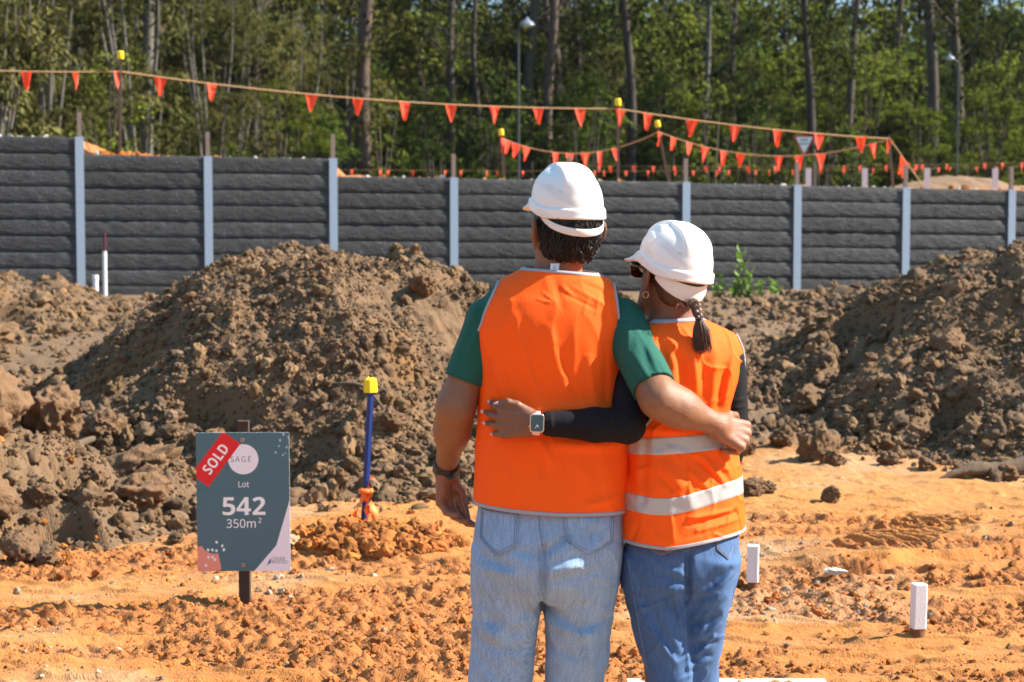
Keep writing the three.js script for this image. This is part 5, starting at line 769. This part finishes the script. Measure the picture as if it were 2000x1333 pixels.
// ===== the woman =====
{
  reseed(701);
  const wo = thing('person', 'shorter person with braid and sunglasses, dark jeans, orange vest with two silver bands', 'person', [0.436, 0, -5.06], 0, 'couple in hard hats');
  const seg = (a, b, r0, r1) => cap(a.x, a.y, a.z, b.x, b.y, b.z, r0, r1), mid = (a, b, t) => a.clone().lerp(b, t);
  const aL = [V(-0.118, 1.405, 0.0), V(-0.1495, 1.2235, 0.155), V(-0.3804, 1.2318, 0.172)], aR = [V(0.112, 1.368, 0.0), V(0.128, 1.18, 0.0), V(0.125, 1.06, -0.12)];
  const handL = hand({ W: aL[2], s: 0.95, D: V(-1, 0.05, -0.06), N: V(-0.06, 0, -1), L: V(0, 1, 0), spread: 0.07, flex: [[1.0, 0.35, -0.15], [0.95, 0.3, -0.2], [0.95, 0.3, -0.2], [1.0, 0.35, -0.15]],
    thumb: [V(-0.3981, 1.258, 0.168), V(-0.4234, 1.276, 0.17), V(-0.4461, 1.2838, 0.172), V(-0.4664, 1.2788, 0.16)] });
  const handR = hand({ W: aR[2], s: 0.88, D: V(-0.3, -0.5, -0.8), N: V(-0.9, 0, 0.3), L: V(0.2, 0.8, -0.5), spread: 0.06, flex: [[0.4, 0.5, 0.3], [0.4, 0.5, 0.3], [0.4, 0.5, 0.3], [0.35, 0.5, 0.3]], thumb: [V(0.132, 1.04, -0.13), V(0.126, 1.03, -0.15), V(0.115, 1.02, -0.17), V(0.10, 1.01, -0.19)] });
  const hm = new THREE.Matrix4().compose(V(-0.030, 1.588, -0.004), new THREE.Quaternion().setFromEuler(new THREE.Euler(0.10, 0.56, -0.10, 'YXZ')), V(1, 1, 1)), hi = hm.clone().invert().elements;
  const S = 0.93, hd = headSDF(S), inHead = (f) => (x, y, z) => f(hi[0] * x + hi[4] * y + hi[8] * z + hi[12], hi[1] * x + hi[5] * y + hi[9] * z + hi[13], hi[2] * x + hi[6] * y + hi[10] * z + hi[14]), head = inHead(hd);
  const neck = cap(-0.026, 1.40, -0.002, -0.031, 1.56, 0.006, 0.050, 0.047), trap = cap(-0.075, 1.435, 0, 0.065, 1.430, 0, 0.034, 0.034), core = cap(0, 1.0, 0, -0.01, 1.33, 0, 0.08, 0.09);
  const armL = [seg(aL[0], aL[1], 0.036, 0.032), seg(aL[1], aL[2], 0.034, 0.0225)], armR = [seg(aR[0], aR[1], 0.036, 0.030), seg(aR[1], aR[2], 0.03, 0.021)];
  const legsIn = [cap(-0.07, 0.86, 0, -0.045, 0.1, 0.04, 0.042, 0.024), cap(0.06, 0.86, 0, 0.03, 0.1, -0.02, 0.042, 0.024)];
  const body = (x, y, z) => {
    let d = smin(head(x, y, z), neck(x, y, z), 0.025); d = smin(d, trap(x, y, z), 0.05); d = smin(d, core(x, y, z), 0.06);
    let a = 1; for (const c of armL) a = smin(a, c(x, y, z), 0.015); a = smin(a, handL(x, y, z), 0.014);
    let b = 1; for (const c of armR) b = smin(b, c(x, y, z), 0.015); b = smin(b, handR(x, y, z), 0.014);
    d = smin(d, Math.min(a, b), 0.02); return smin(d, Math.min(legsIn[0](x, y, z), legsIn[1](x, y, z)), 0.03);
  };
  const bg = meshSDF(body, [-0.56, 0.05, -0.26], [0.24, 1.74, 0.24], 0.0033, { lip: 1.4 });
  skinTint(bg, () => [1, 1, 1]);
  part('body', bg, MP.skinW, wo);
  for (const sx of [-1, 1]) { const e = part('eye', new THREE.SphereGeometry(0.0115, 12, 8), MP.white, wo); e.position.set(sx * 0.029, 0.008, -0.083).applyMatrix4(hm); }
  handL.nails.forEach(([q, p], i) => { const d = q.clone().sub(p).normalize(), g = new THREE.SphereGeometry(1, 12, 8).scale(0.0046, 0.0115, 0.0022), e = part('fingernail', g, MP.nail, wo); const up = i < 4 ? V(0, 0, 1) : V(0, 0.75, 0.65), zx = up.clone().addScaledVector(d, -up.dot(d)).normalize(), xx = d.clone().cross(zx); e.quaternion.setFromRotationMatrix(new THREE.Matrix4().makeBasis(xx, d, zx)); e.position.copy(q).addScaledVector(zx, 0.0046).addScaledVector(d, 0.005); });
  // long-sleeved black top
  const torsoRows = [[0.86, -0.158, 0.160, 0.002, 0.130], [0.925, -0.155, 0.157, 0.003, 0.127], [1.0, -0.148, 0.150, 0.004, 0.120], [1.07, -0.144, 0.145, 0.004, 0.116], [1.176, -0.137, 0.131, 0.0, 0.108], [1.25, -0.135, 0.132, 0.0, 0.105], [1.33, -0.140, 0.156, 0.004, 0.106], [1.385, -0.142, 0.158, 0.006, 0.102], [1.43, -0.128, 0.140, 0.006, 0.088], [1.455, -0.104, 0.098, 0.004, 0.072], [1.475, -0.078, 0.056, 0.003, 0.060], [1.492, -0.070, 0.020, 0.004, 0.053]];
  const torso = loft(torsoRows, 2.3, 0.5);
  const slv = [seg(aL[0], aL[1], 0.049, 0.043), seg(aL[1], mid(aL[1], aL[2], 0.35), 0.043, 0.042), seg(mid(aL[1], aL[2], 0.35), mid(aL[1], aL[2], 0.84), 0.042, 0.0305)], srv = [seg(aR[0], aR[1], 0.050, 0.041), seg(aR[1], mid(aR[1], aR[2], 0.95), 0.041, 0.030)];
  const sF = folds([[0.1158, 1.194, 0.1541, 1.2017, 0.0035, 0.003], [0.1159, 1.1811, 0.1542, 1.1837, 0.0035, 0.003], [0.1254, 1.2735, 0.156, 1.2786, 0.003, 0.002], [0.1256, 1.2569, 0.1562, 1.2581, 0.003, 0.002], [-0.3412, 1.2557, -0.3374, 1.1896, 0.005, 0.003], [-0.3526, 1.2557, -0.35, 1.1922, 0.004, 0.0025], [-0.196, 1.2659, -0.1641, 1.2023, 0.007, 0.003], [-0.2149, 1.2595, -0.1767, 1.1896, 0.006, -0.002], [-0.1771, 1.2785, -0.1352, 1.2278, 0.006, 0.003], [-0.2844, 1.2468, -0.2779, 1.2023, 0.006, 0.0015], [-0.2528, 1.2468, -0.2337, 1.196, 0.007, 0.0015]]);
  const top = (x, y, z) => { let d = torso(x, y, z) + 0.010, a = 1; for (const c of slv) a = smin(a, c(x, y, z), 0.012); let b = 1; for (const c of srv) b = smin(b, c(x, y, z), 0.012); d = smin(d, Math.min(a, b), 0.016); if (d < 0.03) { d -= 0.0014 * fbm(x * 16, y * 16, z * 16, 3); if (z > -0.03) d -= sF(x, y) * sstep(-0.03, 0.02, z); } return smax(smax(d, y - 1.478, 0.004), 0.93 - y, 0.004); };
  part('long_sleeve_top', meshSDF(top, [-0.44, 0.91, -0.18], [0.23, 1.51, 0.23], 0.0045, { uvr: 0.15 }), MP.black, wo);
  // vest with two reflective bands
  const hem = (x) => x < -0.05 ? 0.912 - 0.08 * (x + 0.05) : 0.912 + 0.13 * (x + 0.05);
  const armX = table([[1.150, -0.3, 0.3], [1.176, -0.140, 0.26], [1.20, -0.118, 0.24], [1.225, -0.092, 0.175], [1.26, -0.080, 0.141], [1.30, -0.083, 0.150], [1.35, -0.095, 0.157], [1.40, -0.105, 0.155], [1.44, -0.105, 0.140], [1.46, -0.10, 0.125], [1.5, -0.1, 0.1]]);
  const vF = folds([[0.0048, 1.1863, 0.0083, 1.0227, 0.004, 0.0022], [-0.1013, 1.1837, -0.1057, 1.0292, 0.010, -0.006], [-0.1445, 1.1323, -0.1288, 1.055, 0.012, -0.006], [-0.0588, 1.1258, -0.0137, 1.0679, 0.016, 0.006], [-0.065, 1.0936, -0.029, 1.055, 0.007, -0.003], [-0.0367, 1.0524, 0.0054, 1.0807, 0.005, 0.003], [0.0091, 1.1065, 0.0567, 1.0614, 0.008, 0.005], [0.0434, 1.1387, 0.1014, 1.0679, 0.008, 0.006], [0.0268, 1.1323, 0.0822, 1.0807, 0.007, -0.005], [0.0752, 1.158, 0.1244, 1.0743, 0.008, 0.004], [0.0059, 0.9904, 0.1122, 0.9995, 0.006, 0.005], [0.006, 0.9723, 0.1276, 0.993, 0.006, -0.005], [0.0279, 0.9581, 0.1342, 0.9749, 0.006, 0.004], [0.0511, 0.9413, 0.0766, 0.9646, 0.004, 0.003], [0.0703, 0.9465, 0.0921, 0.9387, 0.004, 0.003], [-0.1156, 0.9646, -0.1347, 0.9258, 0.010, -0.004],
    [-0.0541, 1.4525, -0.0157, 1.4015, 0.009, 0.005], [-0.0732, 1.4398, -0.0409, 1.3631, 0.008, -0.005], [-0.0097, 1.4653, 0.0096, 1.4398, 0.005, 0.002], [-0.0157, 1.4015, -0.0049, 1.312, 0.012, -0.008], [-0.0411, 1.3887, -0.0252, 1.2863, 0.010, 0.006], [0.0162, 1.4015, 0.0335, 1.2863, 0.011, 0.006], [0.0418, 1.3759, 0.0336, 1.2735, 0.012, -0.007], [0.0738, 1.3631, 0.0643, 1.2607, 0.010, 0.005], [0.0993, 1.3631, 0.0809, 1.2607, 0.009, -0.005], [0.122, 1.3887, 0.0999, 1.2735, 0.009, 0.005], [0.0605, 1.4398, 0.0801, 1.3631, 0.014, 0.003], [0.0042, 1.2735, 0.0619, 1.235, 0.012, -0.006], [-0.0912, 1.2094, -0.0017, 1.203, 0.012, 0.004], [-0.0527, 1.1708, -0.0141, 1.1323, 0.006, 0.002]]);
  const vest0 = (x, y, z) => { let d = torso(x, y, z) - 0.005; if (d < 0.04) { d -= 0.0022 * fbm(x * 9, y * 5, z * 9, 3) + 0.0009 * n3(x * 34 + y * 14, y * 17, z * 26) + 0.0034 * ridge(n3(x * 12 + y * 4, y * 8 - x * 5, z * 9), 0.18); if (z > 0) d -= 1.35 * vF(x, y) * sstep(0, 0.04, z); } return d; };
  const vest = (x, y, z) => { const d = vest0(x, y, z); if (d > 0.03) return d; const r = armX(y); return smax(smax(smax(d, hem(x) - y, 0.003), Math.max(r[0] - x, x - r[1]) * 0.8, 0.003), y - 1.479 - (x + 0.03) * 0.06, 0.004); };
  const vm = part('vest', meshSDF(vest, [-0.19, 0.86, -0.16], [0.20, 1.52, 0.16], 0.0042, { uvr: 0.14 }), MP.vest, wo);
  part('hem_binding', ring(vest0, 0, 0, (x) => hem(x) - 0.0015, (x) => hem(x) + 0.007, 0.0012), MP.bind, vm);
  part('collar_binding', ring((x, y, z) => Math.min(vest0(x, y, z), neck(x, y, z)), -0.028, 0.002, (x) => 1.4745 + (x + 0.03) * 0.06, (x) => 1.4835 + (x + 0.03) * 0.06, 0.0015, -Math.PI, Math.PI, 72, 2), MP.bind, vm);
  for (const side of [1, -1]) {
    const l = cord(vest0, [[-0.138, 1.178], [-0.128, 1.189], [-0.116, 1.203], [-0.098, 1.222], [-0.085, 1.245], [-0.081, 1.27], [-0.085, 1.31]], 0.004, side), r = cord(vest0, [[0.138, 1.438], [0.152, 1.40], [0.1545, 1.36], [0.149, 1.30], [0.141, 1.262]], 0.0034, side);
    if (l) part('arm_binding', l, MP.bind, vm); if (r) part('arm_binding', r, MP.bind, vm);
  }
  const bandLow = (x) => x < -0.051 ? mixn(1.004, 0.995, clamp((x + 0.151) / 0.10, 0, 1)) : mixn(0.995, 1.036, clamp((x + 0.051) / 0.19, 0, 1)), bandTop = (x) => 1.143 + 0.062 * (x + 0.14);
  const sm = (f) => (x) => (f(x - 0.03) + f(x) + f(x + 0.03)) / 3;
  for (const b of [sm(bandLow), bandTop]) part('reflective_band', ring(vest0, 0, 0, b, (x) => b(x) + 0.042, 0.0013, -Math.PI, Math.PI, 140, 6), MP.tape, vm);
  // jeans
  const pel = loft([[0.74, -0.11, 0.11, 0.0, 0.07], [0.80, -0.150, 0.132, 0.006, 0.108], [0.86, -0.152, 0.142, 0.012, 0.120], [0.92, -0.146, 0.145, 0.006, 0.112], [0.97, -0.136, 0.138, 0.0, 0.100]], 2.25, 0.22);
  const lL = loft([[0.07, -0.105, 0.005, 0.05, 0.075], [0.3, -0.095, 0.015, 0.045, 0.070], [0.542, -0.087, 0.026, 0.035, 0.074], [0.666, -0.120, 0.022, 0.022, 0.086], [0.786, -0.147, 0.014, 0.012, 0.105], [0.87, -0.150, 0.016, 0.006, 0.112]], 2.2, 0.18);
  const lR = loft([[0.07, -0.03, 0.080, -0.03, 0.072], [0.3, -0.03, 0.090, -0.03, 0.068], [0.542, -0.028, 0.096, -0.02, 0.072], [0.653, -0.02, 0.104, -0.005, 0.084], [0.759, 0.0, 0.122, 0.006, 0.102], [0.87, 0.012, 0.142, 0.006, 0.112]], 2.2, 0.18);
  const jF = folds([[0.004, 0.8934, 0.0086, 0.7702, 0.009, -0.018], [-0.1153, 0.8869, -0.0125, 0.861, 0.012, -0.005], [-0.1282, 0.8999, 0.0068, 0.8416, 0.010, 0.004], [-0.1024, 0.861, -0.0059, 0.8286, 0.009, -0.004], [-0.0507, 0.8091, 0.0032, 0.8117, 0.010, 0.007], [-0.0276, 0.8026, -0.0051, 0.6921, 0.006, 0.006], [-0.0507, 0.7961, -0.0273, 0.7442, 0.010, -0.005], [-0.0633, 0.7442, -0.0113, 0.6465, 0.012, 0.006], [-0.1473, 0.8805, -0.1018, 0.7311, 0.007, 0.005], [-0.1018, 0.7311, -0.0499, 0.653, 0.007, 0.005], [-0.1279, 0.8351, -0.0631, 0.7051, 0.016, -0.006], [-0.0629, 0.666, -0.024, 0.6139, 0.010, 0.006], [-0.082, 0.64, -0.0495, 0.5747, 0.010, -0.004], [0.0712, 0.8221, 0.1094, 0.8545, 0.009, -0.006], [0.0585, 0.7961, 0.1159, 0.8416, 0.007, 0.006], [0.0459, 0.7637, 0.0971, 0.7896, 0.010, 0.006], [0.0588, 0.7442, 0.0399, 0.6856, 0.008, 0.006], [0.0269, 0.7116, 0.0846, 0.7377, 0.009, -0.008], [0.0464, 0.6791, 0.0886, 0.7116, 0.007, 0.006], [0.0209, 0.653, 0.0787, 0.6634, 0.009, -0.007], [0.0339, 0.6269, 0.076, 0.6791, 0.007, 0.006], [0.0147, 0.6008, 0.0662, 0.6139, 0.008, 0.005], [0.0338, 0.6465, 0.0661, 0.6269, 0.006, -0.005], [0.0009, 0.7572, 0.0149, 0.5747, 0.007, 0.004]]);
  const jeans0 = (x, y, z) => { let d = smin(pel(x, y, z), smin(lL(x, y, z), lR(x, y, z), 0.006), 0.025); if (d < 0.05) { d -= 0.0026 * fbm(x * 11, y * 8, z * 11, 3) + 0.0012 * n3(x * 36, y * 28 + x * 15, z * 36) + 0.0036 * ridge(n3(x * 9 + 1, y * 12 - x * 6, z * 9), 0.18) * sstep(0.9, 0.8, y); if (z > -0.02) d -= 1.4 * jF(x, y) * sstep(-0.02, 0.04, z); if (y < 0.5) d -= 0.006 * n3(x * 9, y * 20, z * 7) * sstep(0.5, 0.2, y); } return d; };
  const jm = part('jeans', meshSDF(jeans0, [-0.20, 0.045, -0.16], [0.20, 1.0, 0.18], 0.0045, { uvr: 0.14 }), MP.denimW, wo);
  for (const q of [[[-0.1155, 0.9387], [-0.0066, 0.9361], [-0.0103, 0.9128], [-0.064, 0.8921], [-0.1129, 0.918]], [[0.0817, 0.9646], [0.1278, 0.9698], [0.1232, 0.9025], [0.108, 0.8766], [0.0796, 0.9025]]]) {
    part('back_pocket', patch(jeans0, ...q, 0.0024, 14, 10), MP.denimW, jm); const pf = (x, y, z) => jeans0(x, y, z) - 0.0022;
    for (const dy of [0.003, 0.008]) for (const [a, b] of [[q[0], q[4]], [q[4], q[3]], [q[3], q[2]]]) { const c = cord(pf, [[a[0] + dy * 0.4, a[1] + dy], [(a[0] + b[0]) / 2 + dy * 0.4, (a[1] + b[1]) / 2 + dy], [b[0], b[1] + dy]], 0.0009, 1); if (c) part('stitching', c, MP.stitchW, jm); }
  }
  { const c = cord(jeans0, [[-0.1435, 0.874], [-0.1277, 0.7832], [-0.1119, 0.6921], [-0.0908, 0.5878]], 0.0013, 1); if (c) part('side_seam', c, MP.seamW, jm); }
  for (const fx of [[-0.05, 0.05], [0.025, -0.03]]) { const sh = cap(fx[0], 0.042, fx[1] + 0.03, fx[0] * 1.15, 0.033, fx[1] - 0.15, 0.038, 0.03); part('shoe', meshSDF((x, y, z) => smax(sh(x, y, z), 0.004 - y, 0.01), [fx[0] - 0.1, -0.02, -0.26], [fx[0] + 0.1, 0.1, 0.16], 0.008), MP.shoe, wo); }
  // hair drawn back into a braid
  const h0 = (x, y, z) => { let d = ellD(x, y - 0.022 * S, z - 0.010 * S, 0.0775 * S, 0.100 * S, 0.101 * S); d = smin(d, ellD(x, y + 0.042, z - 0.045, 0.050, 0.042, 0.040), 0.03); d -= 0.0012 * n3(x * 60, y * 160, z * 60); d = smax(d, -0.072 + 0.075 * sstep(0.05, -0.04, z) - y, 0.006); return smax(d, -0.045 - z + 0.03 * sstep(0, 0.08, y), 0.008); };
  const hairF = inHead(h0), hair = part('hair', meshSDF(hairF, [-0.15, 1.46, -0.14], [0.10, 1.72, 0.14], 0.0035, { lip: 2.4 }), MP.hairW, wo);
  const b0 = V(0.0225, 1.5196, 0.085), b1 = V(0.0308, 1.485, 0.108), b2 = V(0.0393, 1.409, 0.118), bp = [V(0.0084, 1.5265, 0.07), b0, V(0.0263, 1.5024, 0.1), b1];
  const plait = []; for (let k = 0; k < 3; k++) { const c = new THREE.CatmullRomCurve3(bp), pts = []; for (let i = 0; i <= 24; i++) { const t = i / 24, p = c.getPoint(t), a = t * 9 + k * 2.094; p.x += Math.sin(a) * 0.0062 * (1 - t * 0.4); p.z += Math.sin(2 * a) * 0.004; pts.push(p); } plait.push(limb(pts, [0.012, 0.0105, 0.009, 0.007], 8, 48)); }
  plait.forEach((g) => part('braid_strand', g, MP.hairW, hair));
  const tail = []; for (let i = 0; i < 380; i++) { const a = rr(0, 6.28), q = Math.sqrt(rnd()), e = V(b2.x + Math.cos(a) * 0.023 * q + rr(-0.003, 0.003), b2.y + rr(-0.012, 0.022), b2.z + Math.sin(a) * 0.010 * q), s = V(b1.x + Math.cos(a) * 0.006 * q, b1.y + 0.004, b1.z + Math.sin(a) * 0.005 * q), m2 = s.clone().lerp(e, 0.45).add(V(Math.cos(a) * 0.006 * q, 0, Math.sin(a) * 0.006 * q)); tail.push(limb([s, m2, e], [0.0013, 0.0012, 0.0003], 4, 7)); }
  part('braid_tail', mergeGeometries(tail), MP.hairW, hair).userData.kind = 'stuff';
  for (const dy of [-0.004, 0, 0.004]) { const t = part('hair_tie', new THREE.TorusGeometry(0.0078, 0.0024, 8, 20).rotateX(Math.PI / 2), MP.dark, hair); t.position.set(b1.x, b1.y - 0.003 + dy, b1.z); }
  const wis = []; for (let i = 0; i < 34; i++) { const s = V(0.0148, 1.5247, 0.085).add(V(rr(-0.035, 0.012), rr(-0.006, 0.010), rr(-0.01, 0.012))), e = s.clone().add(V(rr(-0.02, 0.03), rr(-0.040, -0.012), rr(0.0, 0.02))); wis.push(limb([s, s.clone().lerp(e, 0.5).add(V(rr(-0.008, 0.008), 0.004, rr(0, 0.01))), e], [0.0007, 0.0006, 0.0002], 3, 8)); }
  part('loose_hair', mergeGeometries(wis), MP.hairW, hair).userData.kind = 'stuff';
  // hard hat, sunglasses, earring, watch, ring
  const hh = helmet(wo, { rx: 0.0895, rz: 0.106, H: 0.103, ridge: 1.05, sa: 70, drop: 0.034, sw: 0.021, sin: 0.006, bumps: [[-108, 0.30, 20, 0.13], [-112, 0.56, 24, 0.12]], label: 'white hard hat worn tilted back above a braid' });
  hh.position.set(-0.027, 1.589, 0.004); hh.rotation.set(0.16, 0.60, -0.10, 'YXZ');
  const gl = new THREE.Group(); gl.name = 'sunglasses'; gl.matrixAutoUpdate = true; hm.decompose(gl.position, gl.quaternion, gl.scale); wo.add(gl);
  for (const sx of [-1, 1]) {
    const r = new THREE.Shape(); r.moveTo(-0.026, 0.016); r.lineTo(0.026, 0.018); r.quadraticCurveTo(0.03, -0.006, 0.018, -0.02); r.quadraticCurveTo(0, -0.026, -0.018, -0.02); r.quadraticCurveTo(-0.028, -0.004, -0.026, 0.016);
    const e = part('lens', new THREE.ExtrudeGeometry(r, { depth: 0.003, bevelSize: 0.0015, bevelThickness: 0.001, bevelSegments: 2, curveSegments: 10 }), MP.lens, gl); e.position.set(sx * 0.033, 0.004, -0.1035); e.rotation.y = -sx * 0.16; e.scale.x = sx;
    part('temple', limb([V(sx * 0.061, 0.014, -0.096), V(sx * 0.073, 0.014, -0.06), V(sx * 0.077, 0.010, -0.01), V(sx * 0.076, -0.006, 0.018)], [0.0042, 0.0034, 0.0026, 0.002], 6), MP.dark, gl);
    const hge = part('hinge', box(0.004, 0.005, 0.006), MP.gold, gl); hge.position.set(sx * 0.066, 0.015, -0.088);
  }
  part('bridge', bar(V(-0.009, 0.012, -0.106), V(0.009, 0.012, -0.106), 0.0025), MP.dark, gl);
  const er = part('hoop_earring', new THREE.TorusGeometry(0.0078, 0.0010, 8, 28), MP.gold, wo); er.position.copy(V(-0.0815, -0.052, 0.012).applyMatrix4(hm)); er.rotation.y = 0.35;
  { const u = aL[2].clone().sub(aL[1]).normalize(), c = aL[1].clone().lerp(aL[2], 0.985), X = u.clone().negate(), Z = V(0, 0.10, 1).addScaledVector(X, -V(0, 0.10, 1).dot(X)).normalize(), Y = Z.clone().cross(X).normalize();
    const w = new THREE.Group(); w.name = 'wrist_watch'; w.position.copy(c); w.quaternion.setFromRotationMatrix(new THREE.Matrix4().makeBasis(X, Y, Z)); wo.add(w);
    const prof = [[0.0255, -0.010], [0.0285, -0.0095], [0.0285, 0.0095], [0.0255, 0.010]].map((p) => new THREE.Vector2(...p));
    part('watch_strap', new THREE.LatheGeometry(prof, 40).rotateZ(Math.PI / 2).scale(1, 1.05, 0.92), mat({ color: lin(0.72, 0.55, 0.62), roughness: 0.6 }), w);
    const rs = (W2, H2, R) => { const s = new THREE.Shape(); s.moveTo(-W2 + R, -H2); s.lineTo(W2 - R, -H2); s.quadraticCurveTo(W2, -H2, W2, -H2 + R); s.lineTo(W2, H2 - R); s.quadraticCurveTo(W2, H2, W2 - R, H2); s.lineTo(-W2 + R, H2); s.quadraticCurveTo(-W2, H2, -W2, H2 - R); s.lineTo(-W2, -H2 + R); s.quadraticCurveTo(-W2, -H2, -W2 + R, -H2); return s; };
    const cs = part('watch_case', new THREE.ExtrudeGeometry(rs(0.0165, 0.0215, 0.007), { depth: 0.006, bevelSize: 0.0012, bevelThickness: 0.0012, bevelSegments: 3, curveSegments: 8 }), mat({ color: lin(0.80, 0.50, 0.36), roughness: 0.3, metalness: 0.9 }), w); cs.position.z = 0.0245;
    const sc = part('watch_screen', new THREE.ExtrudeGeometry(rs(0.0148, 0.0195, 0.0055), { depth: 0.001, bevelSize: 0.0006, bevelThickness: 0.0006, bevelSegments: 2, curveSegments: 8 }), phys({ color: lin(0.018, 0.02, 0.014), roughness: 0.12, clearcoat: 1 }), w); sc.position.z = 0.0316;
    for (const [a, b] of [[V(0, -0.004, 0.0336), V(-0.005, -0.012, 0.0336)], [V(0, -0.004, 0.0336), V(0.003, -0.009, 0.0336)]]) part('watch_hand', bar(a, b, 0.0005), MP.white, w);
    part('watch_crown', new THREE.CylinderGeometry(0.003, 0.003, 0.003, 12).rotateZ(Math.PI / 2).translate(-0.0185, -0.008, 0.026), MP.gold, w);
  }
  const rg = part('finger_ring', new THREE.TorusGeometry(0.0098, 0.0014, 8, 24).rotateY(Math.PI / 2), MP.gold, wo); { const k = handL.nails[1]; rg.position.copy(k[1]).lerp(aL[2], 0.24); const gem = part('ring_stone', new THREE.OctahedronGeometry(0.0042, 1), phys({ color: lin(0.9, 0.85, 0.8), roughness: 0.1, metalness: 0.4 }), wo); gem.position.copy(rg.position).add(V(0, -0.004, 0.0105)); }
}

renderer.render(scene, camera);
